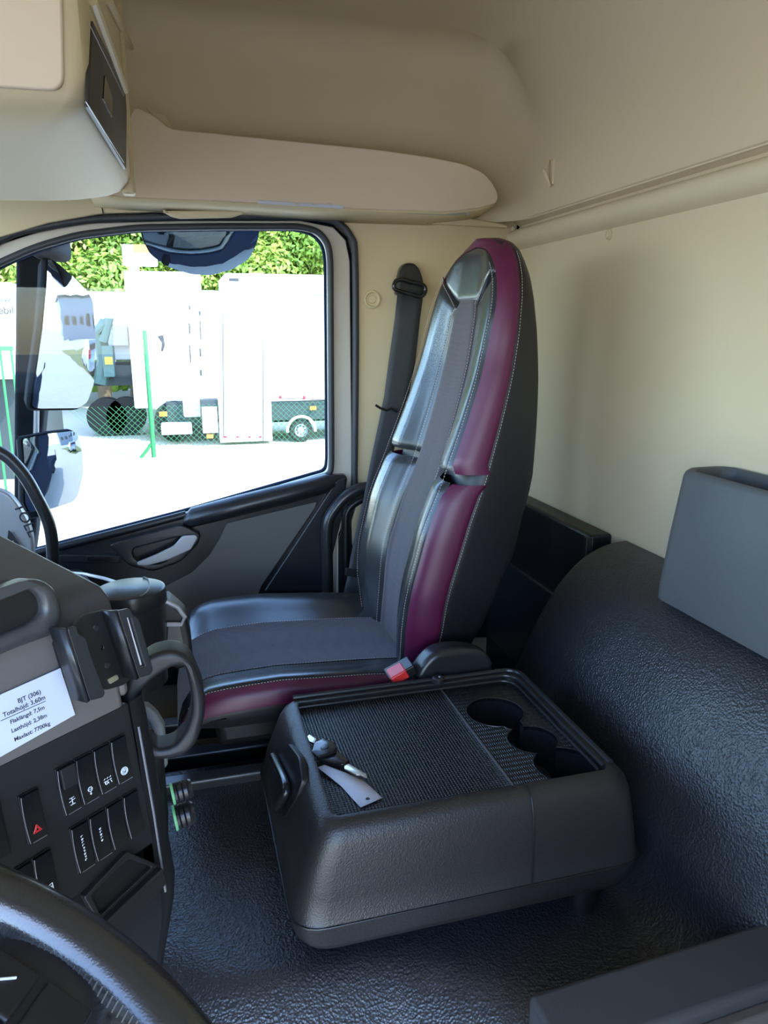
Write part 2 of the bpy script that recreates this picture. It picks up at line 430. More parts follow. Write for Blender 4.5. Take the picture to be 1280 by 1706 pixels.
# handle bowl
bowl_out = roundpoly(XZ([(182, 905), (225, 893), (300, 872), (312, 876), (335, 888), (330, 905), (300, 935), (255, 950), (215, 940), (195, 920)], DY - .03), .012)
bowl_in = roundpoly(XZ([(222, 912), (300, 892), (318, 893), (308, 910), (270, 936), (238, 938), (222, 925)], DY - .03), .012)
o = plateXZ('latch_surround', bowl_out, [bowl_in], DY - .045, .03, M_dark, door, bevel=.005)
lev = XZ([(228, 936), (262, 922), (290, 908), (304, 892), (326, 890), (330, 895), (318, 915), (280, 932), (245, 942), (230, 941)], DY - .05)
o = plateXZ('latch_lever', roundpoly(lev, .006), [], DY - .058, .010, M_silver, door, bevel=.003); o['label'] = 'silver door latch lever'
o = plateXZ('window_switch_plate', roundpoly(XZ([(100, 923), (202, 924), (198, 937), (98, 935)], DY - .03), .003), [], DY - .040, .02, M_dark, door, bevel=.002)
plateXZ('window_switch', roundpoly(XZ([(146, 925), (186, 926), (184, 933), (144, 932)], DY - .03), .002), [], DY - .044, .01, M_sw, o, bevel=.001)
# bright scuff plate line below (door opening edge by the seat)
struct(MB().tube([at(562, 858, 'Y', DY - .01) + Vector((.012, 0, .03)), at(562, 870, 'Y', DY - .01), at(562, 1010, 'Y', DY - .01)], .004, 8).done('trim_4', M_pale))

# --- B pillar lower dark trim behind seat
struct(plateXZ('trim_5', roundpoly(XZ([(606, 805), (660, 800), (840, 820), (860, 1060), (560, 1060), (560, 900), (590, 830)], DY), .02), [], DY - .012, .02, M_dark, bevel=.003))
o = struct(plateXZ('trim_6', roundpoly(XZ([(596, 838), (612, 826), (640, 826), (640, 880), (592, 908), (588, 910), (586, 870)], DY - .02), .01), [], DY - .02, .02, M_beige, bevel=.003))

# --- driver's side wall (open door) and front bulkhead with windscreen
struct(MB().box((.24, LY - .05, -.3), (RX + .05, LY, ZT)).done('wall_left', M_head))
struct(MB().box((FX, LY - .05, 1.62), (.24, LY, ZT)).done('trim_7', M_head))
struct(MB().box((FX - .05, LY - .05, -.3), (FX, DY + .05, .95)).done('wall_front', M_dark))
struct(MB().box((FX - .05, LY - .05, 1.92), (FX, DY + .05, ZT)).done('trim_8', M_head))
for i, y in enumerate((LY - .05, DY - .06)):
    struct(MB().box((FX - .05, y, .95), (FX + .03, y + .12, 1.85)).done('trim_%d' % (9 + i), M_head))
struct(MB().box((FX - .02, LY, .95), (FX - .015, DY, 1.85)).done('window_2', M_glass))
struct(MB().box((FX, LY, -.02), (RX, DY, 0.0)).done('floor', M_tun))
portal('portal_door', (-.4, LY - .06, 1.0), (0, 1, 0), 1.6, 2.0)
portal('portal_windscreen', (FX - .06, 1.0, 1.43), (1, 0, 0), 2.1, 1.05)
portal('portal_window', (-.15, DY + .12, 1.2), (0, -1, 0), 1.3, 1.2)

# --- small fittings on the liner
h_ = thing('coat_hook', at(920, 288, 'X', RX), 'small beige folding coat hook on the upper rear wall', 'hook')
q = at(920, 288, 'X', RX)
MB().obox(q + Vector((-.004, .010, -.030)), Vector((.012, 0, 0)), Vector((0, -.024, 0)), Vector((0, 0, .06))).done('base', M_beige, h_, bevel=.003)
MB().add([q + Vector(v) for v in [(-.004, .014, .032), (-.004, .004, .034), (-.020, -.004, -.002), (-.020, .006, -.004), (-.008, .014, .030), (-.008, .004, .031), (-.024, -.004, -.004), (-.024, .006, -.006)]],
   [(0,1,2,3), (4,7,6,5), (0,4,5,1), (1,5,6,2), (2,6,7,3), (3,7,4,0)]).done('prong', M_beige, h_, bevel=.0015)
MB().add([q + Vector(v) for v in [(-.004, .002, -.036), (-.004, -.010, -.034), (-.022, -.006, .006), (-.022, .004, .004), (-.008, .002, -.034), (-.008, -.010, -.032), (-.026, -.006, .008), (-.026, .004, .006)]],
   [(0,1,2,3), (4,7,6,5), (0,4,5,1), (1,5,6,2), (2,6,7,3), (3,7,4,0)]).done('prong', M_beige, h_, bevel=.0015)
p = at(1015, 391, 'X', .981)
tag(MB().lathe(p, (-1, 0, 0), [(.0001, .003), (.006, .003), (.0065, .001), (.0085, .001), (.010, .004), (.012, .002), (.012, -.002)], 28).done('wall_plug', M_head), 'small round beige plug in the rear wall below the ledge', 'plug')
p = at(620, 499, 'Y', DY)
tag(MB().lathe(p, (0, -1, 0), [(.0001, .004), (.010, .004), (.012, .000), (.017, .001), (.020, .006), (.024, .005), (.027, -.002)], 32).done('pillar_button', M_beige), 'round beige screw cover on the door pillar beside the seat belt', 'cover')

# --- side storage shelf above the door
sh = thing('side_shelf', (.3, DY, 1.75), 'long beige storage shelf moulding above the passenger door window', 'shelf')
Ys = 1.985
shp = XZ([(150, 318), (226, 178), (238, 182), (262, 196), (283, 213), (330, 219), (500, 236), (640, 250), (720, 262), (775, 273), (806, 287), (822, 305), (831, 326), (828, 338), (800, 347), (740, 353), (600, 348), (430, 338), (205, 328)], Ys)
plateXZ('front_panel', spline(shp[1:], 3, True) if False else roundpoly(shp, .012, 4), [], Ys, .022, M_shelf, sh, bevel=.004)
# back part: floor of shelf running to the wall
def strip(pts, ya, yb, zofs=0):
    rows = []
    for (a, z) in pts: rows.append([(a, ya, z), (a, lerp(ya, yb, .5), z + zofs*.4), (a, yb, z + zofs)])
    return rows
bot = XZ([(150, 324), (205, 330), (430, 340), (600, 350), (740, 355), (800, 349), (826, 340)], Ys)
MB().grid(strip([(a, z + .004) for a, z in bot], Ys + .004, DY, -.015)).done('underside', M_beige, sh, solid=.006)
P = XZ([(240, 174), (262, 186), (275, 189), (285, 205), (287, 216), (262, 200)], Ys + .02)
plateXZ('rear_tab', roundpoly(P, .004), [], Ys + .03, .01, M_beige, sh, bevel=.002)
# light strip / curtain rail below shelf
P = [at(x, y, 'Y', Ys + .01) for x, y in [(430, 337), (560, 344), (700, 352), (760, 354), (790, 348)]]
rl = thing('curtain_rail', at(600, 348, 'Y', Ys + .01), 'slim grey curtain rail with end eyelet under the side shelf', 'rail')
rows = [[p + Vector((0, 0, .000)), p + Vector((0, -.004, -.003)), p + Vector((0, 0, -.007))] for p in P]
MB().tube([p + Vector((0, 0, -.004)) for p in P], .0035, 8).done('rail', M_alu, rl)
e = at(779, 357, 'Y', Ys + .01)
MB().lathe(e, (0, -1, 0), [(.0022, -.002), (.0055, -.002), (.0055, .002), (.0022, .002), (.0022, -.002)], 20).done('eyelet', M_alu, rl)
lp = thing('lamp_strip', at(500, 340, 'Y', Ys), 'long pale interior lamp strip under the front of the side shelf', 'lamp')
MB().obox(at(430, 333, 'Y', Ys - .002), at(572, 342, 'Y', Ys - .002) - at(430, 333, 'Y', Ys - .002), Vector((0, .03, 0)), Vector((0, 0, -.008))).done('lens', M_white, lp, bevel=.001)
for x0 in (490, 520, 545):
    MB().obox(at(x0, 338, 'Y', Ys - .004), at(x0 + 9, 338.6, 'Y', Ys - .004) - at(x0, 338, 'Y', Ys - .004), Vector((0, .01, 0)), Vector((0, 0, -.004))).done('rib', M_pale, lp)
# header trim strips between shelf and door seal
hd = XZ([(-60, 330), (0, 300), (60, 312), (130, 320), (205, 328), (430, 340), (740, 357), (845, 374), (845, 380), (560, 364), (300, 352), (170, 356), (80, 372), (0, 396), (-60, 420)], DY - .015)
struct(plateXZ('trim_11', roundpoly(hd, .004), [], DY - .02, .03, M_beige, bevel=.004))
for i, (a, b) in enumerate((((166, 328), (172, 355)), ((612, 352), (616, 364)), ((722, 357), (712, 371)))):
    pass
for a, b in (((166, 328), (172, 356)), ((618, 353), (613, 367)), ((724, 358), (713, 372))):
    A = at(*a, 'Y', DY - .021); B = at(*b, 'Y', DY - .021)
    struct(MB().tube([A, B], .0014, 6).done('trim_12' if a[0] == 166 else ('trim_13' if a[0] == 618 else 'trim_14'), M_blk))
tabp = XZ([(270, 352), (410, 352), (402, 358), (385, 363), (300, 365), (284, 361)], DY - .03)
tag(plateXZ('pull_grip', roundpoly(tabp, .004), [], DY - .045, .02, M_beige, bevel=.004), 'flat beige grip tab above the middle of the door window', 'grip')

# --- front overhead console (top left)
oc = thing('overhead_console', (-.35, 1.45, 1.70), 'beige overhead console with a dark drawer front at the top left', 'overhead console')
# body: outline in plan, rounded; underside bulging
x1n, x1f = -.088, -.068
prof = [(-.60, 1.15), (x1n - .025, 1.15), (x1n - .006, 1.158), (x1n, 1.18), (x1f, 1.765), (x1f - .01, 1.80), (x1f - .03, 1.82), (-.60, 1.9)]
rows = []
for z, ins in ((1.665, .30), (1.668, .16), (1.673, .09), (1.680, .045), (1.690, .018), (1.702, .005), (1.72, 0), (1.9, 0), (ZT - .01, 0)):
    r = []
    for (x, y) in prof:
        r.append((max(-.6, x - ins*.9) if x > -.6 else x, lerp(y, y, 0) + (ins*1.2 if y < 1.3 else 0) , z - (0.0 if y < 1.3 else 0)))
    rows.append(r)
for r in rows:
    pass
mb = MB().grid(rows)
k = len(prof); mb.F.append(tuple(range(k)))
mb.done('body', M_beige, oc, angle=50, sub=0)
# recessed soft panel on the near face
pp = roundpoly([(at(-60, 0, 'Y', 1.15).x, 1.98), (at(122, 0, 'Y', 1.15).x, 1.98), (at(108, 150, 'Y', 1.15).x, at(108, 153, 'Y', 1.15).z, .02), (at(-60, 150, 'Y', 1.15).x, at(-60, 142, 'Y', 1.15).z)], .012)
o = plateXZ('soft_panel', pp, [], 1.144, .012, M_shelf, oc, bevel=.004)
# dark drawer front on the +X face
fd = Vector((x1f - x1n, 1.765 - 1.18, 0)).normalized(); fn = Vector((fd.y, -fd.x, 0))
F0 = Vector((x1n, 1.18, 0))
def onF(px, py, off=.003): 
    q = on(px, py, F0 + fn*off, fn); d = q - F0; return (d.dot(fd), q.z)
drw = [onF(155, 34), onF(212, 152), onF(211, 283), onF(149, 178)]
me = place(plate_mesh(roundpoly(drw, .006), [], .006, .001), F0 + fn*.0025, fd, (0,0,1), fn)
dr = link('drawer', fixn(me), M_drw, oc)
dr['label'] = 'dark charcoal drawer front'
rec = [onF(178, 126, .007), onF(190, 160, .007), onF(190, 196, .007), onF(176, 165, .007)]
link('drawer_grip', fixn(place(plate_mesh(rec, [], .002), F0 + fn*.0042, fd, (0,0,1), fn)), M_gloss, dr)
a = onF(150, 170, .008); b_ = onF(211, 271, .008); a2 = onF(155, 40, .008); b2 = onF(211, 160, .008)
for u, v in ((a, b_), (a2, b2)):
    MB().tube([F0 + fn*.0030 + fd*u[0] + Vector((0,0,u[1])), F0 + fn*.0030 + fd*v[0] + Vector((0,0,v[1]))], .0007, 6).done('chrome_line', M_alu, dr)
# frame bars above drawer
for (pa, pb, w) in (((160, 0), (213, 150), .02), ((186, 0), (222, 78), .02)):
    A = onF(*pa, .01); B = onF(*pb, .01)
    MB().tube([F0 + fn*.004 + fd*A[0] + Vector((0,0,A[1])), F0 + fn*.004 + fd*B[0] + Vector((0,0,B[1]))], .008, 8).done('frame_bar', M_beige, oc)
A = onF(217, 75, .0); B = onF(217, 318, .0)
MB().box((x1f - .02, 1.765, B[1]), (x1f + .008, 1.80, A[1] + .15)).done('end_post', M_beige, oc, bevel=.006)

# ================================================================== TUNNEL, ENGINE COVER
def tz(x, y):
    """height of the moulded tunnel mat"""
    z = .50
    # shoulder that falls towards the driver's side
    edge = interp(x, [-.3, -.1, .0, .25, .40, .55, .8], [.99, .97, .90, .885, .75, .70, .70])
    t = max(0, edge - y)
    z -= (t*t/(t + .06))*1.05
    # hollow under the hump foot
    return z
HP = [(.60, .50), (.64, .505), (.67, .525), (.69, .555), (.705, .60), (.73, .66), (.755, .72), (.785, .78), (.82, .835), (.86, .878), (.90, .905), (.94, .92), (RX + .01, .925)]
HPs = spline(HP, 4)
rows = []
ny = 70
for i in range(ny + 1):
    y = lerp(.30, 1.44, i/ny); row = []
    for x in [-.75 + .05*j for j in range(27)]:
        if x < .595: row.append((x, y, tz(x, y)))
    for (x, z) in HPs:
        base = tz(x, y); row.append((x, y, max(base, 0) + (z - .5) if z > .505 else base + (z - .5)))
    rows.append(row)
# round the far end lip of the hump
last = rows[-1]
for dy, ins in ((.010, .004), (.016, .012), (.02, .03), (.022, .10)):
    rows.append([(x, 1.44 + dy, (z - ins*(1 if z < .56 else 1.0))) if True else None for (x, _, z) in last])
rows.append([(x, 1.462, min(z, .5) - .5) for (x, _, z) in last])
o = MB().grid(rows).done('engine_cover', M_tun, fix=False, angle=70)
tag(o, 'black grained tunnel and engine cover moulding under the console and behind the seats', 'engine cover', kind='structure')
# side of tunnel towards footwell in front: dark floor tray
# ---- organizer bin on the hump
ob = thing('organizer_bin', (.90, .95, .92), 'grey tapered open storage bin standing on the engine cover at the right edge', 'storage bin')
yL0, yL1 = at(1105, 903, 'X', .865).y, at(1140, 778, 'X', .885).y
def ring(x0, x1, ya, yb, z, r=.035, n=6): return [(p[0], p[1], z) for p in rrect(x0, ya, x1, yb, r, n)]
zt = at(1140, 778, 'X', .885).z
levels = [ring(.855, .975, .45, yL0 + .006, .905, .03), ring(.855, .975, .45, yL0 + .006, .93, .03), ring(.862, .975, .45, lerp(yL0, yL1, .5) + .004, lerp(.92, zt, .5), .03), ring(.870, .975, .45, yL1, zt - .012, .03), ring(.873, .973, .45, yL1 - .003, zt - .004, .03), ring(.878, .970, .455, yL1 - .008, zt, .028), ring(.884, .966, .46, yL1 - .014, zt - .002, .026), ring(.888, .964, .47, yL1 - .018, zt - .015, .024), ring(.888, .964, .47, yL1 - .02, zt - .09, .024)]
mb = MB(); n = len(levels[0])
mb.grid([l + [l[0]] for l in levels]); k = len(levels) - 1
mb.F.append(tuple(k*(n+1) + j for j in range(n)))
M_bin = mat('bin_grey', (.075, .078, .082), .55, bump=('noise', 260, .5, .001), var=.15)
mb.done('bin_shell', M_bin, ob, angle=60)

# ---- dark storage moulding behind the seat on the rear wall
rs = thing('rear_storage_box', (.93, 1.75, .5), 'dark storage box fixed low on the rear wall behind the passenger seat', 'storage box')
pz = .925
MB().box((.925, 1.50, .35), (.985, DY - .01, pz)).done('box_body', M_blk, rs, bevel=.008)
MB().box((.905, 1.56, .45), (.93, 2.05, pz - .19)).done('lower_lid', M_dark, rs, bevel=.006)
MB().box((.915, 1.50, pz - .10), (.93, 1.515, pz - .005)).done('edge_strip', M_dark, rs, bevel=.002)
fb = thing('footwell_liner', (.75, 1.8, .0), 'black liner of the gap between the seat and the rear wall', 'liner')
MB().box((.70, 1.50, .25), (.92, 2.08, .36)).done('liner', M_blk, fb, bevel=.01)

# ================================================================== CENTRE CONSOLE
cc = thing('centre_console', (.38, 1.06, .5), 'black folding centre console with recessed mesh top and cup holders between the seats', 'console')
zb = .595; ztp = .742
# outer shell rings (x0,x1,y0,y1,z)
def rring(x0, x1, y0, y1, z, rf, rn):   # rounded rectangle with own radii
    return [(p[0], p[1], z) for p in roundpoly([(x1, y0, rn), (x1, y1, rf), (x0, y1, rf), (x0, y0, rn)], .02, 6)]
IN = (.172, .605, .885, 1.225)      # recess
lv = [rring(.140, .630, .868, 1.255, .546, .05, .05), rring(.118, .650, .853, 1.275, .552, .05, .05), rring(.110, .658, .847, 1.283, .566, .05, .05), rring(.106, .662, .844, 1.287, .592, .05, .05), rring(.104, .663, .843, 1.288, .597, .05, .05),
      rring(.107, .660, .845, 1.286, .600, .05, .05), rring(.116, .653, .847, 1.278, .64, .045, .045), rring(.128, .645, .850, 1.268, .68, .045, .04), rring(.139, .640, .854, 1.258, .712, .04, .04), rring(.147, .633, .860, 1.248, .730, .04, .035),
      rring(.157, .624, .869, 1.238, .740, .035, .03), rring(.166, .613, .879, 1.230, .7425, .03, .02), rring(IN[0], IN[1], IN[2], IN[3], .741, .022, .012), rring(IN[0] + .001, IN[1] - .001, IN[2] + .001, IN[3] - .001, .722, .022, .012)]
mb = MB().grid([l + [l[0]] for l in lv]); n = len(lv[0]); mb.F.append(tuple(range(n)))
shell = mb.done('shell', M_cons, cc, angle=50)
# near-face split seam
sx = .462
MB().tube([(sx, .8425, .60), (sx, .8445, .64), (sx, .8475, .68), (sx, .8515, .712), (sx, .858, .731), (sx, .868, .741), (sx, .884, .744)], .0012, 6).done('seam', M_blk, shell)
MB().tube([p for p in lv[4]], .0016, 6, True).done('lower_seam', M_blk, shell)
# tray mat (left) and ribbed cup plate (right)
zm = .728
def circle(cx, cy, r, n=40): return [(cx + r*math.cos(2*PI*i/n), cy + r*math.sin(2*PI*i/n)) for i in range(n)]
hx = .452
me = place(plate_mesh(rrect(IN[0] + .002, IN[2] + .002, hx - .001, IN[3] - .002, .01), [], .008), (0, 0, zm), (1,0,0), (0,1,0), (0,0,1))
link('tray_mat', fixn(me), M_mesh, cc)
cups = [(.517, 1.115, .052), (.540, 1.012, .043), (.556, .930, .050)]
def union_outline(cs, n=300):
    # walk: polar samples round each circle kept if outside the others, ordered by tracing
    pts = []
    for i, (cx, cy, r) in enumerate(cs):
        for k in range(n):
            a = 2*PI*k/n; p = (cx + r*math.cos(a), cy + r*math.sin(a))
            if all(math.hypot(p[0]-c[0], p[1]-c[1]) > c[2] - 1e-4 for j, c in enumerate(cs) if j != i): pts.append(p)
    out = [pts.pop(0)]
    while pts:
        q = min(range(len(pts)), key=lambda i: (pts[i][0]-out[-1][0])**2 + (pts[i][1]-out[-1][1])**2)
        if math.hypot(pts[q][0]-out[-1][0], pts[q][1]-out[-1][1]) > .03: break
        out.append(pts.pop(q))
    return out[::3]
# bridges between cups
cs = cups[:1] + [(.529, 1.065, .018)] + cups[1:2] + [(.548, .972, .020)] + cups[2:]
uo = union_outline(cs)
me = place(plate_mesh(rrect(hx + .001, IN[2] + .002, IN[1] - .002, IN[3] - .002, .01), [uo], .006), (0, 0, zm), (1,0,0), (0,1,0), (0,0,1))
cp = link('cup_plate', fixn(me), M_mesh2, cc)
rows = [[(x, y, z) for x, y in uo + uo[:1]] for z in (zm + .0005, zm - .02, zm - .07)]
mb = MB().grid(rows); nn = len(uo) + 1; mb.F.append(tuple(2*nn + j for j in range(nn - 1)))
mb.done('cup_well', M_gloss, cc, angle=50)
MB().tube([(x, y, zm + .0008) for x, y in uo], .0011, 6, True).done('cup_rim', M_dark, cc)
for c in cups:
    MB().lathe((c[0], c[1], zm - .069), (0, 0, 1), [(.0001, .001), (c[2]*.72, .001), (c[2]*.75, .003), (c[2]*.78, .001)], 32).done('cup_base', M_dark, cc)
MB().box((hx - .0012, IN[2] + .004, zm - .002), (hx + .0008, IN[3] - .004, zm + .0022)).done('hinge_line', M_alu, cc)
# rails round the far and right sides
def rail(dx, dz, r):
    P = [(IN[0] - .002, IN[3] + .006 + dx, .744 + dz), (hx - .01, IN[3] + .006 + dx, .744 + dz), (IN[1] - .02, IN[3] + .006 + dx, .744 + dz), (IN[1] + .003 + dx, IN[3] - .015, .744 + dz), (IN[1] + .003 + dx, IN[2] + .012, .744 + dz)]
    Q = roundpoly([(p[0], p[1]) for p in P], .02)
    return P
def railpath(o):
    x1 = IN[1] + .002 + o; y1 = IN[3] + .002 + o
    return [(IN[0] - .004, y1)] + [(hx, y1)] + [(x1 - .03 + .03*math.sin(a), y1 - .03 + .03*math.cos(a)) for a in [PI/2*k/8 for k in range(9)]] + [(x1, IN[2] + .01)]
for off, z, r in ((.008, .7445, .0045), (-.004, .7405, .003), (-.012, .734, .0025)):
    MB().tube([(x, y, z) for x, y in railpath(off)], r, 8).done('rail', M_dark, cc)
MB().lathe((hx - .004, IN[3] + .004, .742), (0, 0, 1), [(.0001, .011), (.009, .011), (.012, .008), (.012, 0)], 24).done('hinge_cap', M_dark, cc, angle=40)
MB().lathe((hx - .002, IN[3] + .002, .752), (0, 0, 1), [(.0001, .0022), (.0022, .002), (.003, .0)], 12).done('screw', M_alu, cc)
# grab recess with release handle on the left end
def onL(px, py):   # left sloped face of console: passes (.106,z=.6) to (.147,z=.73)
    nL = Vector((-.954, 0, .30)).normalized(); return on(px, py, Vector((.122, 1, .66)), nL), nL
pts = [(484, 1238), (502, 1262), (508, 1300), (498, 1328), (478, 1362), (466, 1358), (452, 1318), (458, 1268)]
Q = [onL(*p)[0] for p in pts]; nL = onL(480, 1300)[1]; cq = sum(Q, Vector()) / len(Q)
uy = Vector((0, 1, 0)); uv = uy.cross(nL).normalized() * -1
poly = [((q - cq).dot(uy), (q - cq).dot(uv)) for q in Q]
rim = roundpoly(poly, .012)
link('handle_recess', fixn(place(plate_mesh(rim, [], .012, .002), cq + nL*.004, uy, uv, nL)), M_blk, cc)
hp_ = [onL(*p)[0] + nL*.012 for p in [(466, 1262), (488, 1310), (484, 1330), (474, 1345)]]
MB().tube(spline(hp_, 5), [.007]*16, 10).done('release_handle', M_gloss, cc, angle=80)
# foot underneath
MB().lathe((.575, .885, .50), (0, 0, 1), [(.0001, -.004), (.020, -.004), (.022, .004), (.022, .05)], 24).done('foot', M_blk, cc)
MB().box((.2, 1.10, .47), (.56, 1.22, .56)).done('pedestal', M_blk, cc)

# ---- keys and tag on the tray mat
zk = zm + .001
def K(px, py, h=0): return at(px, py, 'Z', zk + h)
ks = thing('key_bunch', K(555, 1268), 'bunch of keys with two black fobs and ring on the console mat', 'keys')
def flat(name, pxs, h0, h1, m, par, bevel=.001, r=.003):
    P = [K(x, y, h0) for x, y in pxs]; me = plate_mesh(roundpoly([(p.x, p.y) for p in P], r), [], h1 - h0, bevel)
    return link(name, fixn(place(me, (0, 0, zk + h1), (1,0,0), (0,1,0), (0,0,1))), m, par)
o = flat('key_blade', [(574, 1277), (581, 1274), (611, 1292), (612, 1297), (606, 1296), (600, 1293), (594, 1293), (574, 1283)], .005, .0075, M_key, ks, .0004, .0006)
o = flat('key_fob', [(528, 1258), (552, 1253), (560, 1256), (576, 1266), (584, 1272), (572, 1280), (545, 1274), (528, 1268)], .003, .010, M_gloss, ks, .0018, .004)
o = flat('key_fob', [(520, 1256), (524, 1241), (540, 1234), (556, 1240), (562, 1250), (557, 1257), (530, 1265)], .010, .015, M_gloss, ks, .0012, .003)
flat('grip_inlay', [(533, 1246), (540, 1240), (549, 1243), (547, 1248), (536, 1250)], .0145, .0158, M_dark, ks, .0002, .003)
o = flat('small_key', [(510, 1231), (516, 1226), (528, 1234), (524, 1241), (516, 1238)], .006, .009, M_key, ks, .0004, .002)
rp = [K(522 + 7*math.cos(a), 1262 + 12*math.sin(a), .004) for a in [2*PI*i/24 for i in range(24)]]
MB().tube(rp, .0009, 6, True).done('split_ring', M_key, ks)
tg = thing('key_tag', K(580, 1300), 'white folded paper key tag with a punched hole lying on the console mat', 'tag')
T = [K(*p) for p in [(529, 1277), (543, 1273), (588, 1285), (608, 1302), (637, 1328), (602, 1345), (565, 1308)]]
V = [K(529, 1278, .006), K(541, 1274, .006), K(568, 1309, .001), K(604, 1298, .002), K(601, 1345, .001), K(637, 1329, .001)]
MB().add(V, [(0, 1, 3, 2), (2, 3, 5, 4)]).done('paper_slip', M_white, tg, solid=.0006, angle=20)
hh = K(613, 1331, .002)
MB().lathe(hh, (0, 0, 1), [(.0001, .0003), (.0022, .0003), (.0028, .0006), (.0032, .0002)], 16).done('punched_hole', M_blk, tg)

# ================================================================== PASSENGER SEAT
seat = thing('passenger_chair', (.35, 1.56, 0), 'high-backed passenger seat in grey leather with burgundy piping panels and woven centre', 'seat')
SZ = [.66, .72, .88, .93, 1.03, 1.1, 1.23, 1.34, 1.49, 1.56, 1.62]
SX = [.45, .455, .47, .485, .512, .54, .577, .603, .622, .628, .634]
HWz = [.66, .74, .80, .88, 1.0, 1.13, 1.3, 1.4, 1.46, 1.50, 1.53, 1.555, 1.572, 1.582, 1.587]
HWv = [.175, .205, .225, .235, .240, .235, .225, .214, .200, .184, .163, .137, .105, .065, .02]
YC = lambda z: interp(z, [.7, 1.35, 1.6], [1.55, 1.55, 1.535])
XF = lambda z: smooth(z, SZ, SX)
HW = lambda z: interp(z, HWz, HWv)
BUL = lambda z: interp(z, [.66, .8, 1.0, 1.13, 1.3, 1.5, 1.6], [.02, .045, .052, .045, .028, .012, .0])
DEP = lambda z: interp(z, [.66, .75, .85, .95, 1.1, 1.34, 1.5, 1.56, 1.59], [.10, .12, .15, .165, .15, .095, .06, .045, .03])
ZTOP = 1.587
ST = .025
def front(y, z, off=0):
    hw = max(HW(z), .03); s = min(1, abs(y - YC(z)) / hw)
    g = interp(s, [0, .30, .45, .62, .78, .90, 1.0], [0, .03, .35, .85, 1.0, .86, .5])
    return Vector((XF(z) - BUL(z)*g - off, y, z))
def inner_hw(z):     # front leather edge = outline offset inwards
    if z < 1.40: return HW(z) - ST
    # offset arch
    t = (z - 1.40) / (ZTOP - ST*.75 - 1.40)
    return max(.0, (HW(1.40) - ST) * math.sqrt(max(0, 1 - max(0, t)**2.3)) * 1.0)
# black body: loft of closed rings
rows = []
zs = [lerp(.64, 1.40, i/24) for i in range(24)] + [lerp(1.40, 1.5868, (1 - (1 - i/16)**1.8)) for i in range(17)]
for z in zs:
    yc, hw, d, x = YC(z), HW(z), DEP(z), XF(z); r = []
    r.append((x + .012, yc, z)); r.append((x + .006, yc - hw*.5, z)); r.append((x + .010 - BUL(z)*.3, yc - hw*.9, z))
    for k in range(9):
        t = k/8; r.append((x + .022 + (d - .03)*t, yc - hw*(1 - .10*t*t) + .000, z))
    for k in range(1, 8):
        t = k/8; a = PI*t; r.append((x + d - .008 + .02*math.sin(a), yc - hw*.9*math.cos(a), z))
    for k in range(9):
        t = 1 - k/8; r.append((x + .022 + (d - .03)*t, yc + hw*(1 - .10*t*t), z))
    r.append((x + .010 - BUL(z)*.3, yc + hw*.9, z)); r.append((x + .006, yc + hw*.5, z))
    rows.append(r + [r[0]])
mb = MB().grid(rows); nr = len(rows[0]); mb.F.append(tuple(range(nr - 1))); mb.F.append(tuple((len(rows) - 1)*nr + j for j in range(nr - 1)))
back = mb.done('backrest', M_blea, seat, angle=70)
# burgundy boxing strip, swept over the arch; upper and lower pieces
def arch(z0, z1, top=True, sides=(-1, 1)):
    """points (sign, z, t) along outline from near side bottom over the arch to far side bottom"""
def strip_piece(name, zs_, sgn, par):
    rows = []
    for i, z in enumerate(zs_):
        yc, hw, x = YC(z), HW(z), XF(z); e = min(i, len(zs_) - 1 - i)
        hin = inner_hw(z); Pin = front(yc + sgn*hin, z, .004); Pout = Vector((x + .020, yc + sgn*(hw + .003), z))
        mid = Vector((Pin.x + .012, yc + sgn*(lerp(hin, hw, .88) + .004), z)) if z < 1.45 else Vector((lerp(Pin.x, Pout.x, .35) - .006, yc + sgn*(lerp(hin, hw, .7) + .006), z))
        row = [Pin + Vector((.012, 0, 0)), Pin]
        for k in range(1, 10):
            t = k/10; row.append(Pin*(1-t)**2 + mid*2*t*(1-t) + Pout*t*t)
        row += [Pout, Pout + Vector((.006, -sgn*.008, 0))]
        rows.append(row)
    return rows
zup = [lerp(1.125, 1.40, i/16) for i in range(16)] + [lerp(1.40, 1.5865, 1 - (1 - i/18)**2.2) for i in range(19)]
near = strip_piece('n', zup, -1, None); far = strip_piece('f', zup, 1, None)
# close over the top: join near and far rows
allr = near + far[::-1]
def tuck(rows, end=2):
    for e_ in (0, -1):
        for j, p in enumerate(rows[e_]): rows[e_][j] = p + Vector((.012, 0, 0))
    return rows
o = MB().grid(tuck(allr)).done('upper_trim', M_pur, seat, angle=75); o['label'] = 'burgundy leather side strip running over the headrest'
zlo = [lerp(.66, 1.105, i/22) for i in range(23)]
for s_ in (-1, 1):
    o = MB().grid(tuck(strip_piece('l', zlo, s_, None))).done('lower_trim', M_pur, seat, angle=75); o['label'] = 'burgundy leather strip on the lower backrest edge'
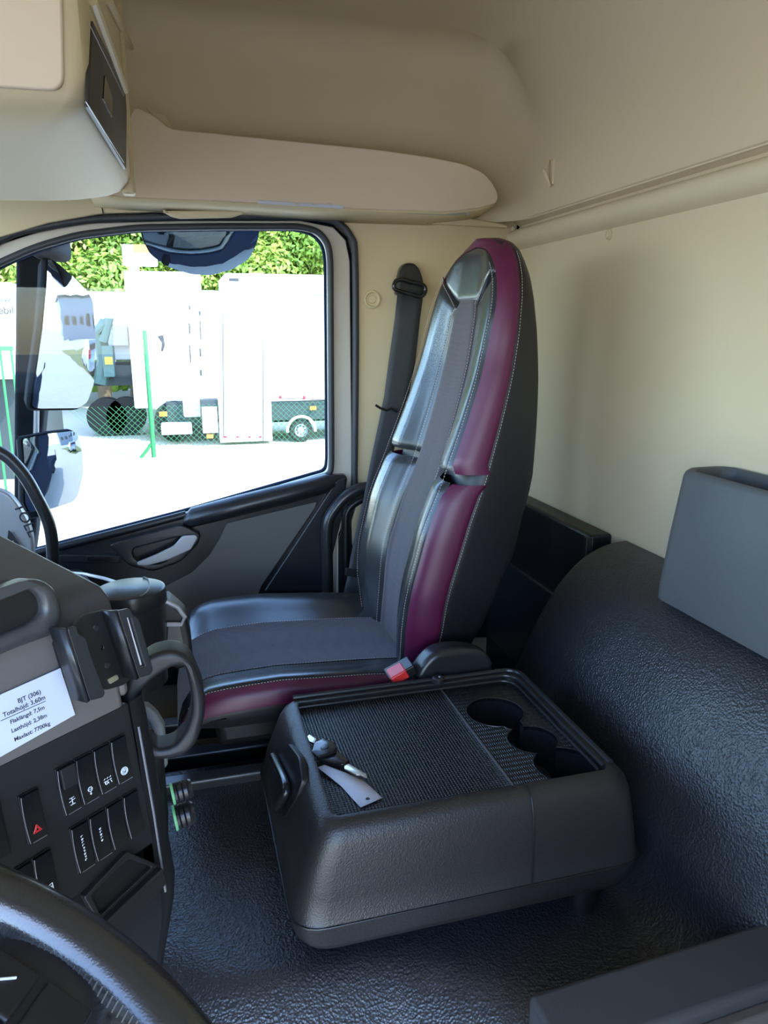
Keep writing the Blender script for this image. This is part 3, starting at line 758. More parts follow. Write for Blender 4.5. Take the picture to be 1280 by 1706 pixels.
# front leather pads
def fabhw(z): return interp(z, [.70, .80, .92, 1.03, 1.15, 1.33, 1.43, 1.455, 1.468, 1.473], [.085, .088, .095, .088, .082, .078, .068, .055, .035, .012])
def pad(name, f0, f1, z0, z1, m, par, puff=.007, nz=40, ny=16, ease=False, offc=.004, z1b=None):
    rows = []
    for i in range(nz + 1):
        t = i/nz; row = []
        for j in range(ny + 1):
            u = j/ny; zt_ = z1 if z1b is None else lerp(z1, z1b, u); z = lerp(z0, zt_, t); a, b = f0(z), f1(z)
            ve = min(1, min(z - z0, zt_ - z) / .02)
            y = YC(z) + lerp(a, b, u); w = abs(b - a); ue = min(1, min(u, 1 - u)*w/.018)
            q = math.sqrt(max(0, 1 - (1 - ue)**2)) * math.sqrt(max(0, 1 - (1 - max(ve, 0))**2))
            row.append(front(y, z, -.004 + (offc + puff)*q))
        rows.append(row)
    return MB().grid(rows).done(name, m, par, angle=75)
for s_ in (-1, 1):
    o = pad('lower_bolster', lambda z: s_*(fabhw(z) - .002), lambda z: s_*inner_hw(z), .67, 1.108, M_lea, seat)
    o = pad('upper_bolster', lambda z: s_*(fabhw(min(z, 1.45)) - .004), lambda z: s_*inner_hw(z), 1.122, 1.455, M_lea, seat, z1b=1.515)
# head pad above fabric
ztp_ = ZTOP - ST*.75
rows = []
for i in range(25):
    row = []
    for j in range(31):
        u = lerp(-1, 1, j/30); z0_ = 1.454 + .064*max(0, (abs(u) - .30)/.70); z = lerp(z0_, ztp_ - .0005, 1 - (1 - i/24)**1.6); hi = inner_hw(z)
        y = YC(z) + u*hi; ue = min(1, (1 - abs(u))*max(hi, .01)/.018)
        ve = min(1, (ztp_ - z)/.03 + .15, (z - z0_)/.014)
        q = math.sqrt(max(0, 1 - (1 - ue)**2)) * math.sqrt(max(0, 1 - (1 - max(ve, 0))**2))
        row.append(front(y, z, -.004 + .012*q))
    rows.append(row)
o = MB().grid(rows).done('head_pad', M_lea, seat, angle=75)
o = pad('centre_panel', lambda z: -fabhw(z), lambda z: fabhw(z), .67, 1.472, M_fab, seat, puff=.004, nz=60, ny=20, offc=.009); o['label'] = 'woven grey-plum fabric centre panel'
def seampath(f, z0, z1, off, n=70):
    return [front(YC(z) + f(z), z, off) for z in [lerp(z0, z1, i/n) for i in range(n + 1)]]
def stitch(d_): d_.done('stitching', M_thr, seat, fix=False)
for s_ in (-1, 1):
    stitch(dashes(seampath(lambda z: s_*(fabhw(z) + .003), .70, 1.45, .010)))
# seam stitches on near strip edge
near_all = [(z, s_) for z in [lerp(.68, 1.55, i/90) for i in range(91)] for s_ in (-1,)]
d_ = dashes([Vector((XF(z) + .026, YC(z) - HW(z) - .002, z)) for z, _ in near_all]); stitch(d_)
for s_ in (-1, 1):
    d_ = dashes(seampath(lambda z: s_*(inner_hw(z) - .004), .70, 1.53, .011)); stitch(d_)
    d_ = dashes([front(YC(1.5) + s_*lerp(.062, inner_hw(1.515) - .006, t), lerp(1.452, 1.515, t), .0125) for t in [i/8 for i in range(9)]]); stitch(d_)
# seam lines on head pad
for s_ in (-1, 1):
    MB().tube([front(YC(1.5) + s_*lerp(.058, inner_hw(1.515) - .003, t), lerp(1.448, 1.518, t), .008) for t in [i/8 for i in range(9)]], .0012, 6).done('piping', M_lea, seat)

# cushion: Y sections, lofted along X
def cz(x):   # overall height along X
    return interp(x, [-.03, -.015, .0, .04, .15, .35, .47], [-.06, -.03, -.012, .0, .006, -.004, -.014])
ysec = [(1.325, .655), (1.318, .675), (1.317, .69), (1.322, .712), (1.333, .726), (1.345, .731), (1.37, .728), (1.40, .720), (1.43, .714), (1.50, .712), (1.56, .713), (1.62, .714), (1.66, .718), (1.70, .728), (1.75, .742), (1.79, .744), (1.82, .734), (1.84, .715), (1.845, .69), (1.84, .655)]
def csec(a, b, off=0, n=6):
    out = []
    for x in [-.045, -.04, -.032, -.02, -.005, .02, .05, .10, .16, .22, .28, .34, .40, .46, .50]:
        row = []
        for (y, z) in spline(ysec[a:b+1], n):
            yy = 1.58 + (y - 1.58)*(interp(x, [-.045, 0, .05], [.90, .96, 1.0]))
            hgt = cz(x) ; bol = interp(x, [0, .15, .35, .5], [1, 1.0, .8, .5])
            zz = .655 + (z - .655 + hgt)*1.0 if z > .68 else z
            if z > .715: zz = .655 + (.715 - .655) + (z - .715)*bol + hgt
            if x < -.03: zz = min(zz, interp(x, [-.045, -.03], [.60, .68]) if z > .66 else zz)
            row.append(Vector((x, yy, zz + off)))
        out.append(row)
    return out
base_rows = csec(0, len(ysec) - 1, -.004)
mb = MB().grid(base_rows); mb.done('cushion', M_blea, seat, angle=75)
MB().grid(csec(12, 18)).done('far_bolster', M_lea, seat, angle=75)
MB().grid(csec(8, 12, .001)).done('cushion_centre', M_fab, seat, angle=75)
MB().grid(csec(4, 8)).done('near_bolster', M_lea, seat, angle=75)
o = MB().grid(csec(1, 4, .0005)).done('cushion_trim', M_pur, seat, angle=75); o['label'] = 'burgundy leather side of the cushion'
for a in (4, 8, 12):
    rws = csec(a, a + 1, .0022); stitch(dashes([r[0] for r in rws[3:]]))
MB().box((.03, 1.36, .585), (.50, 1.81, .665)).done('seat_frame', M_blk, seat, bevel=.02)
MB().box((.16, 1.40, .0), (.48, 1.78, .60)).done('pedestal', M_blk, seat, bevel=.01)
# buckle stalk
bk = thing('belt_buckle', (.5, 1.27, .6), 'black seat belt buckle with red release button beside the seat', 'buckle')
rows = []
for i, (px, w, z0, z1) in enumerate([(690, .8, 0, 0)]): pass
cover = spline([(689, 1122), (700, 1102), (722, 1082), (755, 1075), (790, 1078), (812, 1090), (816, 1110)], 5)
cv = [at(x, y, 'Y', 1.27) for x, y in cover]
out = [(p.x, p.z) for p in cv]; out += [(out[-1][0] + .0, .60), (out[0][0] + .01, .60)]
plateXZ('cover', out, [], 1.25, .05, M_dark, bk, bevel=.012)
B0 = at(657, 1137, 'Y', 1.25); B1 = at(684, 1122, 'Y', 1.25); dv = (B1 - B0).normalized(); nv = Vector((-dv.z, 0, dv.x))
MB().obox(B0 - dv*.006 - nv*.010, dv*(.055), Vector((0, .045, 0)), nv*.022).done('receptacle', M_blk, bk, bevel=.003)
MB().obox(B0 - dv*.003 - nv*.006 + Vector((0, -.003, 0)), dv*.034, Vector((0, .040, 0)), nv*.019).done('release_button', M_red, bk, bevel=.003)

# ================================================================== SEAT BELT
sb = thing('seat_belt', (.64, 2.08, 1.52), 'dark seat belt hanging from the pillar behind the passenger seat', 'seat belt')
loopc = at(683, 466, 'Y', DY)
pl = roundpoly(XZ([(660, 492), (664, 462), (668, 446), (676, 438), (690, 438), (699, 447), (705, 465), (708, 492)], DY - .03), .01)
plateXZ('anchor_cover', pl, [], DY - .035, .035, M_dark, sb, bevel=.008)
P = [at(x, y, 'Y', DY - .045) for x, y in [(657, 480), (660, 468), (672, 466), (684, 470), (698, 472), (708, 478), (708, 488), (700, 494), (684, 490), (668, 486)]]
MB().tube([tuple(p) for p in spline(P, 4, True)], .006, 8, True).done('guide_loop', M_gloss, sb, angle=80)
cen = [((663, 482), (706, 486)), ((658, 530), (700, 532)), ((648, 600), (692, 604)), ((640, 660), (680, 665)), ((632, 700), (668, 705)), ((617, 770), (650, 775)), ((606, 830), (632, 840)), ((594, 880), (622, 890)), ((584, 930), (612, 942)), ((578, 965), (606, 972)), ((568, 1005), (600, 1012))]
rows = []
for i, (a, b) in enumerate(cen):
    y = interp(i, [0, 4, 10], [DY - .045, DY - .07, 1.93]); A, B = at(*a, 'Y', y), at(*b, 'Y', y)
    rows.append([A.lerp(B, t/4) + Vector((0, .003*(1 if t in (1, 3) else 0), 0)) for t in range(5)])
MB().grid(rows).done('webbing', M_belt, sb, solid=.0015)
y = 1.955
q0 = at(574, 945, 'Y', y); 
MB().obox(q0, at(606, 950, 'Y', y) - q0, Vector((0, -.012, 0)), Vector((0, 0, -.022))).done('belt_tongue', M_dark, sb, bevel=.003)
q0 = at(630, 680, 'Y', DY - .075)
MB().tube([tuple(at(x, y_, 'Y', DY - .085)) for x, y_ in [(626, 675), (634, 680), (645, 684), (652, 680), (662, 686)]], .0035, 8).done('belt_clip', M_blk, sb)
# black grab handle beside the seat (door side)
gh = thing('seat_grab_handle', at(545, 900, 'Y', 2.0), 'curved black grab handle on the pillar between seat and door', 'handle')
P = [at(x, y_, 'Y', 2.02) for x, y_ in [(612, 812), (596, 816), (576, 828), (558, 848), (547, 868), (544, 900), (545, 940), (546, 1010)]]
MB().tube(spline(P, 5), .017, 12).done('grip', M_dark, gh, angle=80)
P = [at(x, y_, 'Y', 2.05) for x, y_ in [(612, 830), (598, 834), (580, 850), (576, 880), (576, 1010)]]
MB().tube(spline(P, 5), .012, 12).done('backing', M_blk, gh, angle=80)
# front pillar grab bar
gb = thing('pillar_grab_bar', at(90, 900, 'Y', 1.85), 'curved black grab bar rising in front of the door window', 'handle')
P = [at(x, y_, 'Y', 1.85) for x, y_ in [(-60, 742), (-20, 748), (10, 760), (40, 792), (62, 830), (80, 868), (87, 905), (88, 950), (88, 990)]]
MB().tube(spline(P, 6), .0145, 14).done('bar', M_dark, gb, angle=80)

# ================================================================== DASHBOARD CENTRE STACK
A0 = Vector((-.068, .668, 1.066)); az = math.radians(49); Hh = Vector((math.sin(az), math.cos(az), 0)); NH = Vector((Hh.y, -Hh.x, 0)); TT = math.radians(8)
Vv = Vector((0, 0, 1))*math.cos(TT) - NH*math.sin(TT); Nn = NH*math.cos(TT) + Vector((0, 0, 1))*math.sin(TT)
def PS(s, t, o=0): return A0 + Hh*s + Vv*t + Nn*o
def S(px, py, o=0):
    q = on(px, py, A0 + Nn*o, Nn) - A0; return (q.dot(Hh), q.dot(Vv))
def splate(name, outline, holes, o1, depth, m, par=None, bevel=0.0, **k):
    me = plate_mesh(outline, holes, depth, bevel); return link(name, fixn(place(me, PS(0, 0, o1), Hh, Vv, Nn)), m, par, wn=True, **k)
dash = thing('dashboard', PS(-.2, -.3), 'taupe and black dashboard centre stack angled towards the driver', 'dashboard')
def prism(name, prof, s0, s1, m, par=None, bevel=0, **k):
    V = [PS(s0, t, o) for t, o in prof] + [PS(s1, t, o) for t, o in prof]; n = len(prof)
    Fc = [tuple(range(n)), tuple(range(2*n - 1, n - 1, -1))] + [(i, (i+1) % n, n + (i+1) % n, n + i) for i in range(n)]
    return MB().add(V, Fc).done(name, m, par, bevel=bevel, **k)
# upper taupe body, extruded along the stack direction
topprof = [(-.012, -.001), (.082, -.001), (.100, -.006), (.108, -.016), (.112, -.030), (.136, -.098), (.153, -.157), (.175, -.24), (.175, -.60), (-.012, -.60)]
prism('upper_body', topprof, -.75, .002, M_stack, dash, bevel=.006)
# darker dash top skin
tp = [(.085, .012), (.100, .010), (.111, .0), (.117, -.02), (.140, -.098), (.157, -.157), (.180, -.24), (.180, -.60), (.150, -.60), (.1, -.1), (.088, -.02)]
prism('top_skin', tp, -.75, -.0, M_dash, dash, bevel=.004)
# tray housing (projecting) with an opening
hs = roundpoly([S(-200, 1180, .02), S(-200, 1062, .02), S(60, 962, .02), S(90, 975, .02), S(104, 1010, .02), S(104, 1040, .02), S(80, 1058, .02)], .010)
hi = roundpoly([S(-190, 1135, .02), S(-190, 1060, .02), S(40, 978, .02), S(66, 990, .02), S(74, 1020, .02), S(50, 1040, .02)], .008)
splate('tray_housing', hs, [hi], .022, .03, M_dash, dash, bevel=.006)
cxy = roundpoly([S(-190, 1135, .02), S(-190, 1060, .02), S(40, 978, .02), S(66, 990, .02), S(74, 1020, .02), S(50, 1040, .02)], .008)
splate('tray_floor', cxy, [], .0135, .004, M_blk, dash)
# small pale strip at top-left of dash top (display lens)
q = [(.150, -.09), (.158, -.12)]
# lower black switch body
lowprof = [(-.006, -.008), (-.006, .000), (-.150, .000), (-.150, -.02), (-.190, -.02), (-.190, -.001), (-.232, -.006), (-.36, -.06), (-.36, -.60), (-.006, -.60)]
prism('switch_panel', lowprof, -.60, .006, M_pan, dash, bevel=.002)
# rounded end cap towards the passenger side
capo = [(-.004, .004), (-.05, .004), (-.10, .000), (-.16, -.002), (-.200, -.008), (-.232, -.02), (-.36, -.08), (-.36, -.5), (.0, -.5)]
rows = []
for s, ins in ((.004, .0), (.012, .001), (.022, .005), (.030, .014), (.034, .03), (.036, .08), (.036, .4)):
    rows.append([PS(s, t, min(o, -ins + .003) if True else o) for t, o in capo])
MB().grid(rows).done('end_cap', M_pan, dash, angle=60)
prism('end_upper', [(.00, -.003), (.078, -.003), (.098, -.012), (.104, -.03), (.12, -.09), (.15, -.16), (.15, -.5), (.0, -.5)], .0, .012, M_stack, dash, bevel=.006)
# storage slot below switches
sl = [S(143, 1492), S(212, 1424), S(262, 1442), S(166, 1532)]
splate('slot_rim', roundpoly([S(138, 1494, .004), S(210, 1418, .004), S(266, 1442, .004), S(165, 1538, .004)], .003), [roundpoly([S(150, 1490, .004), S(213, 1430, .004), S(252, 1443, .004), S(166, 1524, .004)], .003)], .006, .008, M_pan, dash, bevel=.001)
splate('slot_floor', roundpoly([S(150, 1490), S(213, 1430), S(252, 1443), S(166, 1524)], .002), [], .0015, .002, M_blk, dash)
splate('lower_lip', roundpoly([S(166, 1540, .01), S(268, 1444, .01), S(276, 1470, .01), S(190, 1555, .01)], .003), [], .014, .012, M_pan, dash, bevel=.002)
# vertical edge line
MB().tube([PS(.008, -.03, .005), PS(.008, -.12, .004), PS(.008, -.205, .0)], .0012, 6).done('edge_line', M_line, dash)
# lower kick wall of dash towards the tunnel
MB().box((-.9, .75, .0), (-.26, 2.0, .60)).done('firewall_cover', M_dark, dash, bevel=.03)

# passenger-side dash behind
pd = thing('passenger_dashboard', (-.4, 1.6, .9), 'dark passenger side dashboard running to the door', 'dashboard')
e0 = at(100, 953, 'Y', 1.35); e1 = at(205, 972, 'Y', 1.25)
MB().add([(-.95, .95, .60), (-.17, 1.0, .60), (-.15, 1.45, .60), (-.28, 2.05, .60), (-.95, 2.05, .60),
          (-.95, .95, .90), (-.17, 1.0, .88), (-.15, 1.45, .88), (-.28, 2.05, .775), (-.95, 2.05, .80)],
         [(0,1,2,3,4), (9,8,7,6,5), (0,5,6,1), (1,6,7,2), (2,7,8,3), (3,8,9,4), (4,9,5,0)]).done('dash_body', M_dark, pd, bevel=.012)
MB().tube([at(100, 953, 'Y', 2.0), at(140, 956, 'Y', 1.85), at(175, 964, 'Y', 1.7), at(205, 974, 'Y', 1.5)], .004, 8).done('edge_trim', M_silver, pd)

# paper notice with text
nt_ = thing('paper_notice', PS(-.08, .02, .002), 'white paper notice with printed truck dimensions stuck on the dashboard', 'notice')
pc = [S(-70, 1192, .002), S(100, 1113, .002), S(126, 1188, .002), S(-60, 1300, .002)]
c = S(100, 1113, .002); c2 = S(126, 1188, .002)
ptop, pbot = c[1], c2[1]
splate('sheet', [(-.15, pbot - .009), (c2[0] - .001, pbot - .001), (c[0], ptop), (-.15, ptop - .003)], [], .0025, .0008, M_white, nt_)
lines = [('BJT (306)', .0072), ('Totalhöjd: 3,60m', .0072), ('Flaklängd: 7,5m', .0066), ('Lasthöjd: 2,38m', .0066), ('Maxlast: 7700kg', .0066)]
pos = [(53, 1158), (45, 1174), (50, 1188), (53, 1202), (58, 1216)]
for (s_, sz), (px, py) in zip(lines, pos):
    ss, tt = S(px, py, .003); me = text_mesh(s_, sz*.74, .0002, 'CENTER')
    for v_ in me.vertices: v_.co.x -= .002
    link('printed_line', place(me, PS(ss, tt - .002, .0027), Hh, Vv, Nn), M_ink, nt_, angle=180)
ss, tt = S(43, 1178, .003)
MB().obox(PS(ss - .0215, tt - .0026, .0026), Hh*.039, Vv*.0005, Nn*.0002).done('underline', M_ink, nt_)

# switches
SWG = 'rocker switches on the dashboard panel'
def switch(cx, cy, w, h, label, icon=None, split=False):
    """cx, cy = top-left in panel coordinates (s, t)"""
    t_ = thing('rocker_switch', PS(cx + w/2, cy - h/2, 0), label, 'switch', SWG)
    splate('bezel', rrect(cx, cy - h, cx + w, cy, .0012, 3), [], .0016, .004, M_sw, t_, bevel=.0004)
    # curved rocker
    rows = []
    for i in range(9):
        t = i/8; o = .0018 + .0022*(2*t - 1)**2
        rows.append([PS(cx + .001, cy - .0015 - (h - .003)*t, .0005), PS(cx + .001, cy - .0015 - (h - .003)*t, o), PS(cx + w - .001, cy - .0015 - (h - .003)*t, o), PS(cx + w - .001, cy - .0015 - (h - .003)*t, .0005)])
    r_ = MB().grid(rows).done('rocker', M_sw, t_)
    MB().tube([PS(cx + .0008, cy - .0015 - (h - .003)*i/8, .0020 + .0022*(2*i/8 - 1)**2) for i in range(9)], .0004, 5).done('edge_highlight', M_line, t_)
    if icon != 'none': MB().tube([PS(cx + .003, cy - h + .001, .0042), PS(cx + w - .002, cy - h + .001, .0042)], .0004, 5).done('lower_edge', M_line, t_)
    ic = MB(); ox, oy = cx + w/2, cy - h*.76; O = .0036
    def seg(a, b, r=.00035): ic.tube([PS(ox + a[0], oy + a[1], O), PS(ox + b[0], oy + b[1], O)], r, 5)
    def ringi(r, cx_=0, cy_=0, th=.0004): ic.tube([PS(ox + cx_ + r*math.cos(2*PI*i/16), oy + cy_ + r*math.sin(2*PI*i/16), O) for i in range(16)], th, 5, True)
    m_ = M_icon
    if icon == 'hazard':
        for r in (.0042, .0024):
            P = [(r*math.cos(math.radians(a)), r*math.sin(math.radians(a)) - .0006) for a in (90, 210, 330)]
            for i in range(3): seg(P[i], P[(i+1) % 3], .0004)
        m_ = M_red
    elif icon == 'park':
        ringi(.0034, th=.0005); ringi(.0022); seg((-.0006, -.0014), (-.0006, .0014)); seg((-.0006, .0014), (.0008, .0010)); seg((.0008, .0010), (.0008, .0)); seg((.0008, 0), (-.0006, .0))
    elif icon == 'axle':
        seg((-.0022, .003), (.0022, .003)); seg((-.0022, -.003), (.0022, -.003)); seg((0, .003), (0, -.003)); seg((-.003, 0), (.003, .0012))
    elif icon == 'ecs':
        ringi(.002, 0, .0012); seg((-.0025, .0012), (.0025, .0012)); seg((0, -.001), (0, -.004)); seg((-.001, -.003), (.001, -.003)); seg((-.0015, .003), (.0015, .003))
    elif icon == 'hill':
        for a in (-.003, 0, .003):
            seg((a - .0008, .002), (a + .0008, .003)); seg((a, -.001), (a + .0008, -.003)); seg((a - .001, 0), (a + .001, .0002))
        seg((-.003, -.002), (-.001, -.003)); ringi(.0012, -.0015, -.0015)
    elif icon == 'lamp':
        seg((-.0012, .003), (.003, .004)); seg((.003, .004), (.003, -.0015)); seg((.003, -.0015), (-.002, -.003)); ringi(.0013, -.002, .0002); ringi(.0009, .0012, .001)
        for a in range(4): seg((-.002, .0002), (-.002 + .0026*math.cos(a*1.57 + .7), .0002 + .0026*math.sin(a*1.57 + .7)), .00025)
    elif icon == 'arrow':
        seg((-.0025, -.002), (.0, .0024)); seg((.0, .0024), (.001, -.002)); seg((-.0025, -.002), (.001, -.001))
    elif icon == 'text9' or icon == 'text5':
        nn_ = 9 if icon == 'text9' else 5; random.seed(nn_)
        for k_ in range(nn_):
            yy = h*(.50 if nn_ == 9 else .42) - k_*.0028; kk = random.choice((0, 1, 2))
            seg((-.0008, yy), (.0008, yy)); 
            if kk: seg((-.0008, yy), (-.0008, yy - .0012))
            if kk != 1: seg((.0008, yy), (-.0004, yy - .0014))
    if ic.V: ic.done('symbol', m_, t_)
    if split: splate('guard', rrect(cx + .0025, cy - h*.45, cx + w - .001, cy - .001, .001, 2), [], .0062, .003, M_pan, t_, bevel=.0005)
    return t_
w = .0172; g = .0180
switch(-.0765, -.0305, w, .044, 'leftmost switch of the upper row, with a raised guard over its top half', 'axle', True)
switch(-.0765 + g, -.0305, w, .044, 'second switch of the upper row, with a round white symbol and stem', 'ecs')
switch(-.0765 + 2*g, -.0305, w, .044, 'third switch of the upper row, with a cluster of small white marks', 'hill')
switch(-.0765 + 3*g, -.0305, w, .044, 'rightmost switch of the upper row, with a white ringed parking symbol', 'park')
switch(-.1105, -.0365, w, .044, 'lone hazard light switch with a red triangle', 'hazard')
switch(-.0745, -.087, w, .044, 'left switch of the lower row, with a long vertical white caption', 'text9')
switch(-.0745 + g, -.087, w, .044, 'middle switch of the lower row, with a short vertical white caption', 'text5')
switch(-.0745 + 2*g, -.087, w*1.0, .044, 'blank switch left of the rightmost blank in the lower row', 'none')
switch(-.0745 + 3*g, -.087, w*1.0, .044, 'rightmost blank switch of the lower row beside the panel edge', 'none')
switch(-.1105, -.0925, w, .044, 'switch with a white work lamp symbol below the hazard switch', 'lamp')
switch(-.1105 - g, -.0925, w, .044, 'switch with a white arrow symbol half hidden by the steering wheel', 'arrow')
switch(-.142, -.030, w, .048, 'blank switch at the left image edge beside the hazard switch', 'none')

# phone cradle
pcd = thing('phone_cradle', PS(-.03, .05, .03), 'black phone cradle mounted on the dashboard above the paper notice', 'phone holder')
splate('mount_base', roundpoly([S(93, 1070, .006), S(112, 1062, .006), S(132, 1122, .006), S(112, 1134, .006)], .003), [], .008, .010, M_blk, pcd, bevel=.002)
MB().tube([PS(*S(118, 1098, .006), .004), PS(*S(150, 1092, .03), .032)], .010, 14).done('ball_stem', M_gloss, pcd)
o1 = .040
bp_ = roundpoly([S(118, 1046, o1), S(140, 1024, o1), S(172, 1017, o1), S(206, 1016, o1), S(234, 1118, o1), S(206, 1142, o1), S(176, 1150, o1), S(160, 1145, o1)], .004)
bp = splate('back_plate', bp_, [circle(*S(170, 1079, o1), .0016, 10)], o1, .004, M_blk, pcd, bevel=.0008)
for (px, py) in ((160, 1046), (179, 1108), (181, 1145)):
    if py < 1140: MB().lathe(PS(*S(px, py, o1), o1), Nn, [(.0001, .0008), (.0022, .0008), (.0028, 0)], 14).done('screw', M_dark, bp)
o = splate('contact_window', roundpoly([S(178, 1132, o1), S(194, 1123, o1), S(197, 1131, o1), S(182, 1140, o1)], .0015), [], o1 + .001, .002, M_key, bp); o['label'] = 'small coppery slot'
o2 = .058
lf = roundpoly([S(112, 1047, o2), S(128, 1042, o2), S(131, 1056, o2), S(144, 1062, o2), S(150, 1085, o2), S(176, 1155, o2), S(172, 1162, o2), S(150, 1168, o2)], .003)
splate('left_clamp', lf, [], o2, .003, M_dark, pcd, bevel=.001)
prism2 = MB(); a_, b_2 = S(112, 1047, o2), S(150, 1168, o2)
prism2.add([PS(a_[0], a_[1], o2), PS(b_2[0], b_2[1], o2), PS(b_2[0], b_2[1], o1 - .003), PS(a_[0], a_[1], o1 - .003)], [(0,1,2,3)])
prism2.done('clamp_side', M_dark, pcd, solid=.003, fix=False)
rf_ = roundpoly([S(196, 1018, o2), S(217, 1013, o2), S(222, 1026, o2), S(232, 1030, o2), S(256, 1116, o2), S(252, 1124, o2), S(232, 1130, o2)], .003)
rh = roundpoly([S(212, 1029, o2), S(218, 1028, o2), S(242, 1110, o2), S(236, 1114, o2)], .001)
splate('right_clamp', rf_, [rh], o2, .004, M_dark, pcd, bevel=.001)
a_, b_2 = S(196, 1018, o2), S(232, 1130, o2)
MB().add([PS(a_[0], a_[1], o2), PS(b_2[0], b_2[1], o2), PS(b_2[0], b_2[1], o1 - .003), PS(a_[0], a_[1], o1 - .003)], [(0,1,2,3)]).done('clamp_side', M_blk, pcd, solid=.003, fix=False)
splate('spring_slot', roundpoly([S(213, 1030, o2), S(217, 1029, o2), S(240, 1108, o2), S(236, 1110, o2)], .0006), [], o2 - .003, .001, M_icon, pcd)

# grab loop at the stack corner
gl_ = thing('dash_grab_loop', at(270, 1190, 'Y', .74), 'black angular grab loop at the passenger end of the dashboard stack', 'handle')
Yl = .690
lo = roundpoly(XZ([(203, 1165), (214, 1128), (250, 1092), (290, 1084), (318, 1098), (340, 1150), (343, 1190), (330, 1238), (312, 1258), (280, 1268), (246, 1270), (222, 1255), (208, 1225)], Yl), .010)
li = roundpoly(XZ([(232, 1172), (238, 1150), (262, 1128), (290, 1112), (308, 1112), (318, 1150), (320, 1190), (310, 1222), (290, 1246), (262, 1252), (242, 1232), (234, 1205)], Yl), .010)
plateXZ('loop', lo, [li], Yl, .034, M_pan, gl_, bevel=.006)
MB().box((at(210, 1200, 'Y', .79).x - .03, .74, at(0, 1255, 'Y', .79).z), (at(215, 1200, 'Y', .79).x, .80, at(0, 1150, 'Y', .79).z)).done('mounting_arm', M_pan, gl_, bevel=.01)
# parking-brake style levers seen through loop
lv_ = thing('lever', at(262, 1230, 'Y', .98), 'grey blade lever seen through the grab loop', 'lever')
P = XZ([(236, 1180), (246, 1178), (262, 1192), (274, 1212), (278, 1250), (280, 1276), (266, 1290), (260, 1270), (258, 1225), (250, 1205), (240, 1196)], .98)
plateXZ('blade', roundpoly(P, .004), [], .98, .02, mat('lever_grey', (.22, .25, .27), .35), lv_, bevel=.004)
# accessory knobs / 12 V plugs with green ring
for (px, py, r, lab) in ((299, 1322, .0125, 'upper black round plug with green ring on the dashboard end'), (303, 1362, .0150, 'lower larger black round plug with green ring on the dashboard end')):
    c_ = at(px - 9, py, 'Y', .80); ax = Vector((1, .12, .12)).normalized()
    k_ = thing('power_plug', c_, lab, 'plug', 'power plugs on the dashboard end')
    MB().lathe(c_ - ax*.004, ax, [(.0001, .001), (r*1.0, .001), (r*1.0, .003), (r*.96, .004)], 28).done('light_ring', M_green, k_, angle=40)
    MB().lathe(c_, ax, [(r*.94, 0), (r*.96, .003), (r*.86, .004), (r*.96, .005), (r*.96, .009), (r*.84, .010), (r*.95, .011), (r*.95, .015), (r*.86, .016), (r*.92, .018), (r*.82, .021), (.0001, .021)], 28).done('knob', M_dark, k_, angle=40)
MB_ = MB().box((-.14, .76, .80), (-.045, .86, .92)).done('socket_block', M_pan, dash, bevel=.015)

# waste bin with lid
wb = thing('waste_bin', (-.085, 1.04, .9), 'round dark waste bin with flat lid standing beside the dashboard', 'bin')
bc = at(217, 982, 'Y', 1.04); bc = Vector((bc.x, 1.04, bc.z))
rb = .0485
MB().lathe(bc, (0, 0, 1), [(rb*.86, -.14), (rb*.88, -.10), (rb*.95, -.02), (rb*.96, -.018)], 48).done('bin_body', M_dark, wb, angle=50)
lid = MB().lathe(bc, (0, 0, 1), [(rb*.97, -.022), (rb*1.0, -.02), (rb*1.0, -.004), (rb*.97, .001), (rb*.88, .003), (.0001, .004)], 48).done('lid', M_dark, wb, angle=40)
MB().tube([bc + Vector((rb*(.32 + .22*math.cos(a)), rb*.84*math.sin(a), .0035)) for a in [PI*(-.5 + i/12) for i in range(13)]], .0009, 6).done('lid_seam', M_line, lid)
# holder beside it
hb = thing('cup_bracket', (-.02, 1.08, .95), 'dark angular bracket with open loop right of the waste bin', 'bracket')
P = XZ([(262, 1008), (280, 996), (310, 1022), (318, 1060), (322, 1100), (300, 1112), (262, 1100)], 1.07)
plateXZ('bracket_body', roundpoly(P, .006), [], 1.06, .05, M_pan, hb, bevel=.006)
P = [at(x, y_, 'Y', 1.055) for x, y_ in [(272, 1000), (296, 1012), (308, 1028), (302, 1040), (278, 1040)]]
MB().tube(P, .0035, 8).done('bright_edge', M_silver, hb)
P = XZ([(280, 1040), (300, 1042), (306, 1070), (296, 1078), (278, 1076)], 1.055)
plateXZ('grey_face', roundpoly(P, .003), [], 1.054, .008, M_door, hb, bevel=.001)

# storage rails in front of the seat
M_rail = mat('rail_grey', (.06, .062, .068), .3)
RG = 'rails of the tray between the dashboard and the seat'
for i, (py, y_, lab) in enumerate(((1196, 1.62, 'rear of three grey tray rails, right under the seat cushion'), (1250, 1.49, 'middle of three grey tray rails between dashboard and console'), (1304, 1.36, 'front of three grey tray rails at the edge of the tunnel mat'))):
    z_ = at(370, py, 'Y', y_).z + (.012 if i == 2 else 0)
    r_ = thing('tray_rail', (.1, y_, z_), lab, 'rail', RG)
    MB().box((-.22, y_, z_ - .008), (.34, y_ + .035, z_)).done('rail_top', M_rail, r_, bevel=.003)
    MB().box((-.22, y_ + .004, z_ - .05), (.34, y_ + .02, z_ - .008)).done('rail_web', M_blk, r_)

